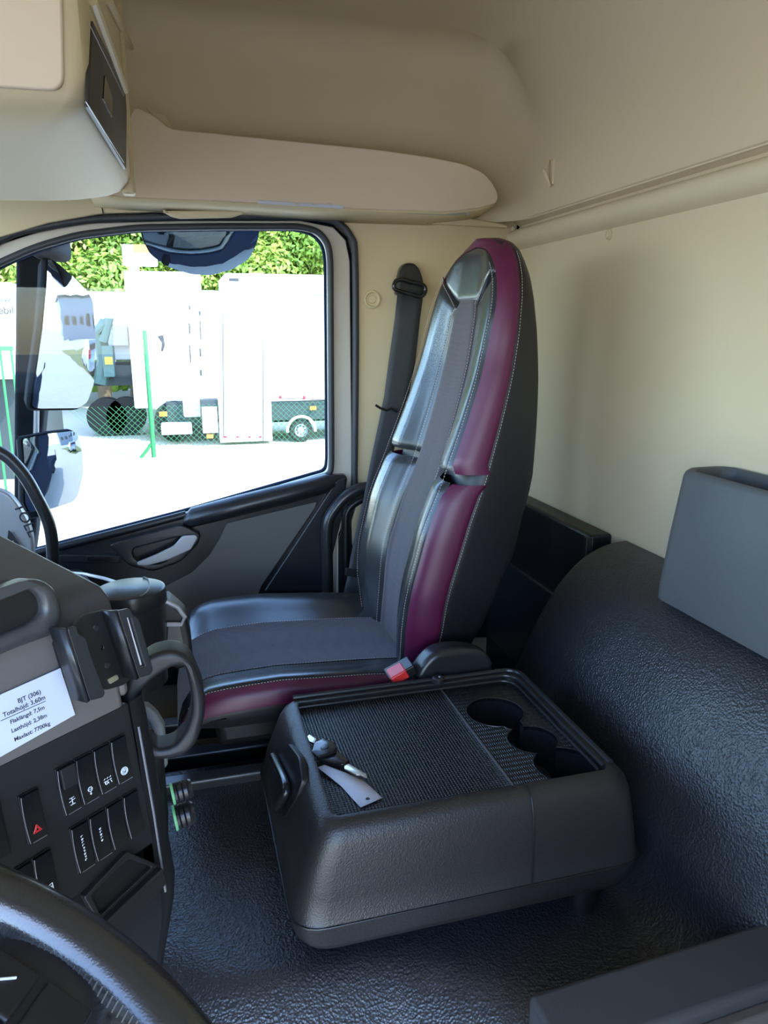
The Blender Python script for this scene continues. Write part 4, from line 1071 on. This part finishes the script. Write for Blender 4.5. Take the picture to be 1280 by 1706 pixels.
# A-pillar speaker trim with lettering
sp = thing('pillar_cover', at(30, 880, 'Y', 1.75), 'pale grey cover with dark lettering at the base of the front pillar', 'cover')
P = XZ([(-120, 800), (-40, 806), (0, 817), (16, 824), (30, 842), (46, 868), (54, 895), (56, 925), (56, 960), (-120, 960)], 1.75)
plateXZ('panel', roundpoly(P, .01), [], 1.75, .03, M_silver, sp, bevel=.006)
d0 = (at(52, 892, 'Y', 1.745) - at(25, 838, 'Y', 1.745)); L_ = d0.length; d0.normalize(); u0 = Vector((-d0.z, 0, d0.x)) * 1
if u0.x < 0 and u0.z < 0: u0 = -u0
me = text_mesh('TOLL', .03, .0006)
xs = [v_.co.x for v_ in me.vertices]; kx = L_ / (max(xs) - min(xs))
for v_ in me.vertices: v_.co.x *= kx
link('lettering', place(me, at(22, 842, 'Y', 1.744), d0, u0, d0.cross(u0)), M_ink, sp, angle=180)
P = XZ([(14, 883), (20, 888), (32, 906), (36, 911), (26, 908), (22, 900), (18, 903), (12, 900)], 1.744)
plateXZ('emblem', P, [], 1.744, .001, M_ink, sp)

# ================================================================== STEERING WHEEL
sw = thing('steering_wheel', (-.154, .227, 1.056), 'black leather steering wheel rim with spoke buttons at the lower left', 'steering wheel')
Cw = Vector((-.154, .227, 1.056)); tw = .616; Rw = .226; rw = .022
U = Vector((math.cos(tw), 0, -math.sin(tw))); Yv = Vector((0, 1, 0)); Nw = Vector((math.sin(tw), 0, math.cos(tw)))
def W(a, r, n=0): return Cw + (Yv*math.cos(a) + U*math.sin(a))*r + Nw*n
MB().tube([W(2*PI*i/120, Rw) for i in range(120)], rw, 24, True).done('rim', M_wheel, sw, angle=80)
# stitching on the inner side of the rim
mb = MB()
for i in range(300):
    a = 2*PI*i/300
    p0 = W(a, Rw - rw*.93, .008); p1 = W(a + .006, Rw - rw*1.03, .001)
    mb.tube([p0, p1], .0008, 4)
mb.done('rim_stitching', M_blk, sw, fix=False)
MB().lathe(Cw - Nw*.05, Nw, [(.0001, .075), (.05, .074), (.08, .065), (.09, .04), (.085, 0)], 40, ).done('hub', M_dark, sw, angle=50)
for nm, a0 in (('r', math.radians(20)), ('l', PI - math.radians(20))):
    # spoke from hub to rim
    rows = []; tv = U*math.cos(a0) - Yv*math.sin(a0)
    for i in range(11):
        t = i/10; r = lerp(.06, Rw - .006, t); hwid = lerp(.045, .048, t)
        rows.append([W(a0, r, lerp(.0, -.004, t)) + tv*k_*hwid + Nw*(.010 - .010*abs(k_)**2.5) for k_ in (-1, -.8, -.5, 0, .5, .8, 1)])
    sp_ = MB().grid(rows).done('spoke', M_dark, sw, angle=60, solid=.012)
    bt = W(a0, .150, .010); dr_ = (W(a0, .2) - W(a0, .1)).normalized()
    for (r0, r1, u0_, u1_) in ((.100, .140, -.034, -.003), (.100, .140, .002, .034), (.143, .180, -.034, -.003), (.143, .180, .002, .034)):
        MB().obox(Cw + dr_*r0 + tv*u0_ + Nw*.006, dr_*(r1 - r0), tv*(u1_ - u0_), Nw*.006).done('button', M_pan, sw, bevel=.002)
    MB().tube([Cw + dr_*.158 + tv*-.024 + Nw*.0125, Cw + dr_*.168 + tv*-.014 + Nw*.0125], .0008, 6).done('button_mark', M_icon, sw)
MB().tube([Cw - Nw*.04, Cw - Nw*.35 + Vector((-.05, 0, 0))], .04, 20).done('column', M_blk, sw)

# ================================================================== DRIVER SEAT ARMREST
ar = thing('driver_armrest', (.55, .6, .55), 'dark grey driver seat armrest crossing the lower right corner', 'armrest')
za = .62
xa = at(880, 1655, 'Z', za).x; ya = at(880, 1655, 'Z', za).y
def skew(x0, x1, ya_, yb_, z0, z1):
    k_ = .05; return MB().add([(x, y + (x - xa)*k_, z) for z in (z0, z1) for x, y in ((x0, ya_), (x1, ya_), (x1, yb_), (x0, yb_))], [(0,3,2,1),(4,5,6,7),(0,1,5,4),(1,2,6,5),(2,3,7,6),(3,0,4,7)])
skew(xa, .965, ya - .085, ya, .40, za).done('pad', mat('armrest_pad', (.06, .06, .064), .5, bump=('noise', 300, .3, .0006)), ar, bevel=.008, seg=4)
skew(xa + .10, .965, ya - .10, ya - .083, .38, za - .02).done('side_cover', M_stack, ar, bevel=.004)
MB().box((xa + .2, ya - .08, .0), (.95, ya - .01, .41)).done('support', M_blk, ar)

# ================================================================== OUTSIDE
GZ = -1.05
def gplane(name, x0, y0, x1, y1, z, m, label, cat):
    return MB().add([(x0,y0,z),(x1,y0,z),(x1,y1,z),(x0,y1,z)], [(0,1,2,3)]).done(name, m, fix=False)
o = struct(gplane('ground', -120, -80, 160, 120, GZ, M_gnd, '', ''))
o = tag(MB().add([(14, 5.5, GZ+.02), (30, 4.2, GZ+.02), (34, 9, GZ+.02), (20, 10, GZ+.02), (13.5, 8, GZ+.02)], [(0,1,2,3,4)]).done('grass_patch', M_grass, fix=False), 'dry grass verge beside the yard road behind the truck', 'grass', kind='stuff')
# own truck: body behind the cab (casts the shade beside the cab and shows in the mirrors)
tb = thing('own_truck_body', (4.2, 1.0, GZ), 'dark flatbed body of the truck itself behind the cab', 'truck body')
MB().box((1.25, -.15, -.15), (8.2, 2.12, .05)).done('bed', M_cabout, tb, bevel=.02)
MB().box((1.22, -.15, .05), (1.30, 2.12, 1.6)).done('headboard', M_cabout, tb)
MB().box((1.3, 2.08, .05), (8.2, 2.12, .45)).done('side_board', M_cabout, tb)
for x in (2.6, 6.2):
    for y0 in (-.1, 1.8):
        MB().lathe((x, y0, GZ + .5), (0, 1, 0), [(.0001, 0), (.28, 0), (.45, .01), (.5, .05), (.5, .25), (.45, .29), (.28, .29), (.0001, .29)], 32).done('wheel', M_tyre, tb, angle=50)
cw = thing('own_front_wheel', (-.3, 1.9, GZ), 'front wheel under the cab', 'wheel')
MB().lathe((-.3, 1.82, GZ + .5), (0, 1, 0), [(.0001, 0), (.28, 0), (.45, .01), (.5, .05), (.5, .25), (.45, .29), (.28, .29), (.0001, .29)], 32).done('tyre', M_tyre, cw, angle=50)

# ---- mirrors
def mirror_glass(name, O, u, v, n, outline, R, par, m=M_mir, inset=0):
    """convex glass from an outline in (u,v); filled as fan of rings about the centroid, true spherical bulge"""
    cx = sum(p[0] for p in outline)/len(outline); cy = sum(p[1] for p in outline)/len(outline); rows = []
    K_ = 14
    for k in range(K_ + 1):
        t = max(k/K_, .001); r = []
        for p in outline + outline[:1]:
            x, y = cx + (p[0]-cx)*t, cy + (p[1]-cy)*t; d2 = (x-cx)**2 + (y-cy)**2
            r.append(O + u*x + v*y + n*(-d2/(2*R)))
        rows.append(r)
    return MB().grid(rows).done(name, m, par, angle=180)
def mirror(name, label, px_outline, Yc, n, R, thick, pull=(0, 0)):
    n = Vector(n).normalized()
    cpx = (sum(p[0] for p in px_outline)/len(px_outline), sum(p[1] for p in px_outline)/len(px_outline))
    O = at(*cpx, 'Y', Yc); v = (Vector((0, 0, 1)) - n*n.z).normalized(); u = v.cross(n).normalized()
    out = []
    for p in px_outline:
        q = on(*p, O, n) - O; out.append((q.dot(u), q.dot(v)))
    out = roundpoly(out, .012, 4)
    t_ = thing(name, O, label, 'mirror')
    big = [(p[0]*1.015, p[1]*1.01) for p in out]
    # housing shell behind the glass
    rows = []
    for k_, (sc_, dp) in enumerate(((1.0, .004), (1.012, .0), (1.02, -.01), (1.0, -.3*thick), (.93, -.7*thick), (.75, -.95*thick), (.3, -1.0*thick), (.01, -1.0*thick))):
        rows.append([O + u*(p[0]*sc_) + v*(p[1]*sc_) + n*(dp - .01 - (p[0]**2 + p[1]**2)/(2*R)*min(1, sc_)) for p in out + out[:1]])
    MB().grid(rows).done('housing', M_mirh, t_, angle=60)
    mirror_glass('mirror_glass', O, u, v, n, [(p[0]*.985, p[1]*.985) for p in out], R, t_)
    return t_, O
nm = Vector((1.12, -.90, -.03))
mm, Om = mirror('wing_mirror', 'tall main mirror outside the door window, upper of the two on the arm', [(84, 428), (100, 436), (128, 462), (150, 486), (158, 500), (161, 560), (160, 640), (150, 672), (136, 682), (70, 683), (58, 680), (60, 640), (72, 540), (80, 470)], 2.42, nm, 2.2, .045)
wm, Ow = mirror('wide_angle_mirror', 'small squarish wide angle mirror below the tall main mirror', [(46, 732), (90, 722), (128, 718), (136, 724), (142, 750), (143, 790), (136, 826), (128, 838), (90, 850), (56, 856), (48, 840), (46, 790)], 2.42, Vector((1.12, -.95, -.12)), .55, .04)
km, Ok = mirror('kerb_mirror', 'wide convex kerb mirror hanging outside over the top of the door window', [(238, 372), (236, 392), (240, 412), (252, 434), (278, 450), (318, 461), (350, 463), (388, 455), (418, 440), (430, 420), (436, 396), (436, 372), (380, 362), (300, 362)], 2.40, Vector((.05, -1.0, -.72)), .42, .07)
MB().tube([Ok + Vector((0, .03, .06)), Ok + Vector((0, .02, .22)), (Ok.x, DY + .08, Ok.z + .30)], .018, 10).done('mounting_bracket', M_rub, km)
# mirror arm: dark vertical housing
ma = thing('mirror_arm', at(50, 600, 'Y', 2.5), 'dark vertical mirror arm housing outside the front of the door window', 'mirror arm')
P = XZ([(28, 400), (82, 400), (83, 470), (80, 560), (76, 680), (66, 780), (62, 880), (54, 940), (24, 940), (25, 700), (27, 540)], 2.52)
plateXZ('arm_housing', roundpoly(P, .02), [], 2.50, .10, M_mirh, ma, bevel=.015)
MB().box((at(30, 0, 'Y', 2.3).x - .05, DY + .07, 1.60), (at(60, 0, 'Y', 2.3).x, 2.55, 1.72)).done('upper_bracket', M_mirh, ma, bevel=.02)
MB().box((at(30, 0, 'Y', 2.3).x - .05, DY + .07, .62), (at(60, 0, 'Y', 2.3).x, 2.55, .72)).done('lower_bracket', M_mirh, ma, bevel=.02)
MB().tube([at(61, 684, 'Y', 2.49), at(60, 730, 'Y', 2.49)], .008, 10).done('link_rod', M_silver, ma)
MB().tube([at(40, 856, 'Y', 2.46), at(70, 850, 'Y', 2.46)], .02, 10).done('lower_mount', M_mirh, ma)

# ---- fence
YF = 15.2
fx = [at(252, 700, 'Y', YF).x + k*5.0 for k in (-2, 1, 2)]
def post(x, lab):
    t_ = thing('fence_post', (x, YF, GZ), lab, 'post', 'green fence posts')
    MB().tube([(x, YF, GZ), (x, YF, GZ + 2.45)], .045, 12).done('post_shaft', M_fence, t_)
    MB().tube([(x, YF, GZ + .3), (x - .25, YF - .03, GZ)], .03, 8).done('brace', M_fence, t_)
post(at(252, 700, 'Y', YF).x, 'green fence post standing in the yard left of the box truck')
fnc = MB(); x0f, x1f_ = at(205, 700, 'Y', YF).x, at(640, 700, 'Y', YF).x; hF = 1.0; cell = .11
k = 0; x = x0f - hF
while x < x1f_:
    for sgn in (1, -1):
        xa_, xb_ = (x, x + hF) if sgn == 1 else (x + hF, x)
        a_ = max(0, 0); fnc.tube([(xa_, YF, GZ + .02), (xb_, YF, GZ + .02 + hF)], .004, 3, cap=False)
    x += cell
fn_ = tag(fnc.done('chain_link_fence', M_fence, fix=False), 'low green chain link netting in front of the parked trucks', 'fence', kind='stuff')
# green gate at left edge
gt = thing('green_gate', at(10, 650, 'Y', 11.5), 'green tubular gate at the left image edge outside', 'gate')
xg0, xg1 = at(-160, 600, 'Y', 11.5).x, at(24, 600, 'Y', 11.5).x
zg = at(10, 577, 'Y', 11.5).z
for z in (zg, GZ + .12): MB().box((xg0, 11.48, z - .06), (xg1, 11.54, z)).done('cross_bar', M_fence, gt)
x = xg1 - .03
while x > xg0:
    MB().tube([(x, 11.51, GZ + .1), (x, 11.51, zg)], .018, 6).done('bar', M_fence, gt); x -= .14

# ---- box truck on the right
YT = 16.4
def TX(px, Y=YT): return at(px, 600, 'Y', Y).x
def TZ(px, py, Y=YT): return at(px, py, 'Y', Y).z
bt_ = thing('box_truck', (TX(480), YT + 1.2, GZ), 'white box-bodied service truck parked behind the fence at the right', 'truck')
MB().box((TX(382), YT, TZ(480, 668)), (TX(900), YT + 2.4, TZ(480, 457))).done('box_body', M_truck, bt_, bevel=.02)
MB().box((TX(360), YT - .04, TZ(400, 736)), (TX(449), YT + .5, TZ(400, 665))).done('side_locker', M_truck, bt_, bevel=.01)
MB().box((TX(330), YT + .1, TZ(480, 700)), (TX(900), YT + 2.3, TZ(480, 664))).done('chassis', M_chassis, bt_)
MB().box((TX(340), YT + 1.0, GZ + .35), (TX(900), YT + 1.6, TZ(480, 690))).done('underbody', M_chassis, bt_)
def rectline(name, pts, par, m=M_logo, Y=YT - .045, r=.012):
    P = [at(x, y_, 'Y', Y) for x, y_ in pts]; MB().tube(P, r, 4, True).done(name, m, par)
rectline('locker_door', [(371, 525), (438, 528), (439, 735), (373, 729)], bt_, Y=YT - .05)
rectline('body_door', [(465, 490), (640, 494), (640, 668), (465, 664)], bt_)
for xx in (376, 396, 416, 434):
    a_ = at(xx, 728, 'Y', YT - .06); MB().box((a_.x - .03, a_.y, a_.z - .02), (a_.x + .03, a_.y + .03, a_.z + .02)).done('red_catch', M_tail, bt_)
for xx in (467, 507):
    a_ = at(xx, 662, 'Y', YT - .06); MB().box((a_.x - .03, a_.y, a_.z - .03), (a_.x + .03, a_.y + .03, a_.z + .03)).done('red_catch', M_tail, bt_)
a_ = at(390, 466, 'Y', YT - .02); MB().box((a_.x - .10, a_.y, a_.z - .03), (a_.x + .10, a_.y + .03, a_.z + .03)).done('top_lamp', M_logo, bt_)
a_ = at(350, 727, 'Y', YT - .06); MB().box((a_.x - .07, a_.y, a_.z - .04), (a_.x + .07, a_.y + .03, a_.z + .04)).done('marker_lamp', M_orange, bt_)
a_ = at(522, 680, 'Y', YT - .06); MB().box((a_.x - .07, a_.y, a_.z - .04), (a_.x + .07, a_.y + .03, a_.z + .04)).done('marker_lamp', M_orange, bt_)
a_ = at(350, 700, 'Y', YT - .06); MB().box((a_.x - .16, a_.y, a_.z - .28), (a_.x + .16, a_.y + .1, a_.z + .28)).done('battery_box', M_bldw, bt_, bevel=.02)
MB().box((TX(450), YT + .02, TZ(480, 700)), (TX(560), YT + 2.2, TZ(480, 664))).done('wheel_housing', M_chassis, bt_)
wc = at(502, 717, 'Y', YT + .02); rr = wc.z - GZ
w_ = MB().lathe((wc.x, YT + .02, wc.z), (0, 1, 0), [(rr*.55, .0), (rr*.6, -.02), (rr*.9, -.01), (rr, .05), (rr, .26), (rr*.9, .30), (rr*.5, .30)], 48).done('tyre', M_tyre, bt_, angle=50)
MB().lathe((wc.x, YT + .02, wc.z), (0, 1, 0), [(rr*.56, .0), (rr*.52, .0), (rr*.48, .08), (rr*.30, .09), (rr*.28, .05), (rr*.18, .04), (.0001, .04)], 40).done('rim', M_alu, bt_, angle=40)
for k_ in range(8):
    a = 2*PI*k_/8; MB().lathe((wc.x + rr*.36*math.cos(a), YT + .10, wc.z + rr*.36*math.sin(a)), (0, -1, 0), [(rr*.05, 0), (rr*.05, .02), (.0001, .02)], 10).done('wheel_nut', M_chassis, bt_)
P = [(wc.x + rr*1.18*math.cos(a), YT - .02, wc.z + rr*1.18*math.sin(a)) for a in [PI*(-.03 + 1.06*i/20) for i in range(21)]]
MB().tube(P, .03, 8).done('mudguard', M_bldw, bt_)

# ---- white lorry in the middle (rear view, beside box truck)
YL = 17.5
wt = thing('white_lorry', (TX(280, YL), YL, GZ), 'white lorry body left of the box truck, partly hidden by the green post', 'truck')
MB().box((TX(218, YL), YL, TZ(260, 680, YL)), (TX(342, YL), YL + 6, TZ(260, 452, YL))).done('lorry_body', M_truck, wt, bevel=.03)
MB().box((TX(300, YL), YL - .6, TZ(330, 690, YL)), (TX(378, YL), YL + 1.0, TZ(330, 486, YL))).done('lorry_cab', M_truck, wt, bevel=.05)
for (x0_, y0_, y1_, m_) in ((314, 508, 516, M_logo), (314, 538, 556, M_logo), (315, 575, 604, M_logo), (331, 518, 526, M_chassis), (332, 534, 566, M_carg), (332, 580, 594, M_logo), (333, 616, 626, M_chassis)):
    A = at(x0_, y0_, 'Y', YL - .62); B = at(x0_ + 4, y1_, 'Y', YL - .62); MB().box((A.x, A.y, B.z), (B.x, A.y + .03, A.z)).done('dark_fitting', m_, wt)
P = XZ([(262, 560), (272, 558), (275, 575), (271, 586), (268, 584), (270, 572)], YL - .02); plateXZ('side_mark', P, [], YL - .02, .02, M_logo, wt)
MB().box((TX(272, YL), YL - .4, GZ + .35), (TX(345, YL), YL + 2, TZ(300, 668, YL))).done('lorry_chassis', M_chassis, wt)
MB().box((TX(262, YL), YL - .9, TZ(280, 716, YL)), (TX(312, YL), YL - .4, TZ(280, 700, YL))).done('bumper', M_truck, wt, bevel=.02)
a_ = at(272, 690, 'Y', YL - .9); MB().box((a_.x - .08, a_.y, a_.z - .05), (a_.x + .08, a_.y + .05, a_.z + .05)).done('tail_lamp', M_orange, wt)
for px in (285, 330):
    MB().lathe((TX(px, YL), YL - .2, GZ + .45), (0, 1, 0), [(.0001, 0), (.45, .0), (.45, .5), (.0001, .5)], 28).done('wheel', M_tyre, wt, angle=50)

# ---- crane truck at left
YCn = 19.0
ct = thing('crane_truck', (TX(190, YCn), YCn, GZ), 'crane truck with a folded crane and flatbed far left behind the mirror', 'truck')
MB().box((TX(150, YCn), YCn, TZ(190, 600, YCn)), (TX(226, YCn), YCn + 5, TZ(190, 486, YCn))).done('white_body', M_truck, ct, bevel=.03)
MB().box((TX(140, YCn), YCn - .5, TZ(190, 640, YCn)), (TX(222, YCn), YCn + 2, TZ(190, 608, YCn))).done('flatbed', M_chassis, ct)
M_cr = mat('crane_green', (.05, .11, .10), .6)
P = [at(x, y_, 'Y', YCn - .5) for x, y_ in [(168, 640), (174, 600), (166, 560), (178, 535)]]
MB().tube(P, .16, 8).done('crane_column', M_cr, ct)
P = [at(x, y_, 'Y', YCn - .7) for x, y_ in [(160, 552), (172, 540), (182, 530), (172, 570)]]
MB().tube(P, .10, 8).done('crane_jib', M_cr, ct)
MB().box((TX(176, YCn), YCn - .8, TZ(190, 625, YCn)), (TX(194, YCn), YCn - .3, TZ(190, 575, YCn))).done('control_stand', M_cr, ct, bevel=.02)
a_ = at(181, 601, 'Y', YCn - .85); MB().box((a_.x - .08, a_.y, a_.z - .08), (a_.x + .08, a_.y + .05, a_.z + .08)).done('yellow_box', mat('yellow', (.8, .6, .02), .5), ct)
MB().box((TX(194, YCn), YCn - .6, TZ(200, 575, YCn)), (TX(219, YCn), YCn, TZ(200, 543, YCn))).done('grey_cabinet', mat('cabinet', (.35, .33, .30), .6), ct, bevel=.01)
for px in (172, 205): MB().lathe((TX(px, YCn), YCn - .4, GZ + .45), (0, 1, 0), [(.0001, 0), (.45, 0), (.45, .4), (.0001, .4)], 28).done('wheel', M_tyre, ct, angle=50)
# tall lift with orange beacon behind
lt = thing('lift_mast', at(225, 450, 'Y', 21), 'white lift mast with an orange beacon against the trees', 'mast')
a_ = at(223, 440, 'Y', 21); 
MB().box((a_.x - .12, 21, GZ), (a_.x + .12, 21.3, a_.z + .1)).done('mast_post', M_bldw, lt)
a_ = at(228, 425, 'Y', 21); MB().box((a_.x - .35, 20.9, a_.z - .25), (a_.x + .5, 21.4, a_.z + .25)).done('mast_head', M_truck, lt, bevel=.05)
a_ = at(236, 415, 'Y', 20.9); MB().box((a_.x - .2, 20.8, a_.z - .1), (a_.x + .2, 21.0, a_.z + .1)).done('beacon', M_orange, lt)

# ---- white service trailer with lettering at left edge
YS = 13.0
st = thing('service_trailer', at(-60, 560, 'Y', YS), 'white service trailer with lettering at the left edge behind the green gate', 'trailer')
MB().box((at(-300, 600, 'Y', YS).x, YS, at(0, 632, 'Y', YS).z), (at(34, 600, 'Y', YS).x, YS + 5, at(0, 470, 'Y', YS).z)).done('trailer_body', M_truck, st, bevel=.03)
MB().box((at(-300, 600, 'Y', YS).x, YS + .5, GZ), (at(30, 600, 'Y', YS).x, YS + 4, at(0, 632, 'Y', YS).z)).done('underside', M_chassis, st)
A = at(-100, 535, 'Y', YS - .02); B = at(17, 575, 'Y', YS - .02); MB().box((A.x, A.y, B.z), (B.x, A.y + .03, A.z)).done('grey_window', M_bldg, st)
def letter(s_, pxr, py, hpx, m_, par, Y):
    me = text_mesh(s_, 1.0, .01, 'RIGHT'); xs = [v_.co.x for v_ in me.vertices]; k_ = hpx/F*Y*1.4/1.0
    O_ = at(pxr, py, 'Y', Y); link('lettering', place(me, O_, (k_, 0, 0), (0, 0, k_), (0, -1, 0)), m_, par, angle=180)
letter('Servicebil', 24, 523, 11, M_logo, st, YS - .02)
letter('Ljud och service', 26, 503, 7, M_logo, st, YS - .02)
# ---- rear surroundings seen in the mirrors
hl = [('workshop_building', 52, 6, 10, 7, M_bldg, 'blue-grey workshop building across the road behind'), ('warehouse', 70, 16, 14, 6, M_bldw, 'white warehouse further along the road behind')]
for nme, x, y, wy, hz, m_, lab in hl:
    t_ = thing(nme, (x, y, GZ), lab, 'building')
    MB().box((x, y, GZ), (x + 10, y + wy, GZ + hz)).done('wall', m_, t_)
    MB().box((x - .3, y - .3, GZ + hz), (x + 10.3, y + wy + .3, GZ + hz + .4)).done('roof', M_chassis, t_)
    for k_ in range(5): MB().box((x - .05, y + .8 + k_*wy/5.2, GZ + 2.5), (x, y + .8 + k_*wy/5.2 + wy/9, GZ + 4)).done('window', M_carg, t_)
# silver hatchback
car = thing('silver_hatchback', (17, 6.4, GZ), 'small silver hatchback parked on the yard, seen in the tall mirror', 'car')
def carsec(x, w, z0, z1): return [(x, 6.4 - w, z0), (x, 6.4 - w, lerp(z0, z1, .55)), (x, 6.4 - w*.82, z1), (x, 6.4 + w*.82, z1), (x, 6.4 + w, lerp(z0, z1, .55)), (x, 6.4 + w, z0)]
rows = [carsec(x, w_, GZ + .3, GZ + h_2) for x, w_, h_2 in ((15.2, .70, .8), (15.3, .82, 1.1), (15.6, .84, 1.48), (16.6, .84, 1.52), (17.6, .84, 1.42), (18.2, .82, 1.0), (18.9, .80, .92), (19.1, .7, .7))]
mb = MB().grid(rows); mb.F += [tuple(range(6)), tuple(range(42, 48))]; mb.done('car_body', M_carp, car, angle=30)
MB().box((15.30, 5.75, GZ + .98), (15.52, 7.05, GZ + 1.34)).done('rear_window', M_carg, car, bevel=.03)
for y0 in (5.62, 6.98): MB().box((15.2, y0, GZ + .8), (15.35, y0 + .2, GZ + 1.15)).done('tail_lamp', M_tail, car)
for x in (15.9, 18.4):
    for y0 in (5.55, 7.05): MB().lathe((x, y0, GZ + .3), (0, 1, 0), [(.0001, 0), (.3, 0), (.3, .2), (.0001, .2)], 24).done('wheel', M_tyre, car, angle=50)

# ---- trees
def tree(x, y, h, r, m_, lab, seed, nleaf=17000, mp=None, leaf=.125):
    random.seed(seed); t_ = thing('tree', (x, y, GZ), lab, 'tree', 'leafy trees behind the parked trucks')
    mb = MB().tube([(x, y, GZ), (x + .1, y, GZ + h*.3), (x - .1, y, GZ + h*.6)], [.22, .18, .1], 8)
    for k_ in range(5):
        a = k_*1.3; mb.tube([(x, y, GZ + h*.25 + k_*.5), (x + r*.6*math.cos(a), y + r*.6*math.sin(a), GZ + h*.45 + k_*.7)], [.08, .03], 6)
    mb.done('trunk', M_bark, t_)
    V = []; Fc = []
    cl = [(x + random.uniform(-1, 1)*r*.75, y + random.uniform(-1, 1)*r*.7, GZ + h*random.uniform(.22, .92), r*random.uniform(.28, .5)) for _ in range(26)]
    for i in range(nleaf):
        c_ = random.choice(cl); d = Vector((random.gauss(0, 1), random.gauss(0, 1), random.gauss(0, 1))).normalized()*c_[3]*random.uniform(.6, 1.05)
        p = Vector(c_[:3]) + d; nv = (d.normalized() + Vector((random.uniform(-.7, .7), random.uniform(-.7, .7), random.uniform(-.3, .9)))).normalized()
        a = nv.orthogonal().normalized(); b = nv.cross(a); an = random.uniform(0, PI); a, b = a*math.cos(an) + b*math.sin(an), b*math.cos(an) - a*math.sin(an)
        s_ = leaf*random.uniform(.5, 1.1); k0 = len(V)
        V += [p - a*s_, p - b*s_*.45 + nv*s_*.1, p + a*s_, p + b*s_*.45 + nv*s_*.1]; Fc.append((k0, k0+1, k0+2, k0+3))
    me = mesh_of(V, Fc); o = link('foliage', me, m_, t_, angle=180)
    return t_
TR = [(10, 26, 1, 'mid green tree at the left above the service trailer'), (95, 27, 1, 'broad sunlit tree left of the lift mast'), (160, 26, 0, 'dense green tree directly above the crane truck'), (215, 30, 2, 'deep green tree behind the lift mast'), (285, 27, 0, 'tree mostly hidden behind the kerb mirror'), (350, 31, 2, 'dark tree between the mirror and the box truck roof'), (430, 27, 1, 'bright yellow-green tree above the left part of the box truck'), (515, 26, 0, 'fresh green tree at the right corner of the window'), (590, 28, 1, 'tree beyond the right edge of the window')]
for i, (px, y_, k_, lab) in enumerate(TR):
    x = at(px, 500, 'Y', y_).x; tree(x, y_, 8.6 + (i % 3)*.6, 2.6, M_leaf[k_], lab, 40 + i)
# hedge closing the view behind the trees
random.seed(3); V = []; Fc = []
for i in range(16000):
    p = Vector((random.uniform(-16, 16), 33 + random.uniform(-.8, .8), GZ + random.uniform(0, 10.5))); nv = Vector((random.uniform(-.7, .7), -1, random.uniform(-.2, 1))).normalized()
    a = nv.orthogonal().normalized(); b = nv.cross(a); s_ = random.uniform(.15, .36); k0 = len(V)
    V += [p - a*s_, p - b*s_*.6, p + a*s_, p + b*s_*.6]; Fc.append((k0, k0+1, k0+2, k0+3))
tag(link('hedge_foliage', mesh_of(V, Fc), M_leaf[0], angle=180), 'tall dark hedge of leaves far behind the trees', 'hedge', kind='stuff')
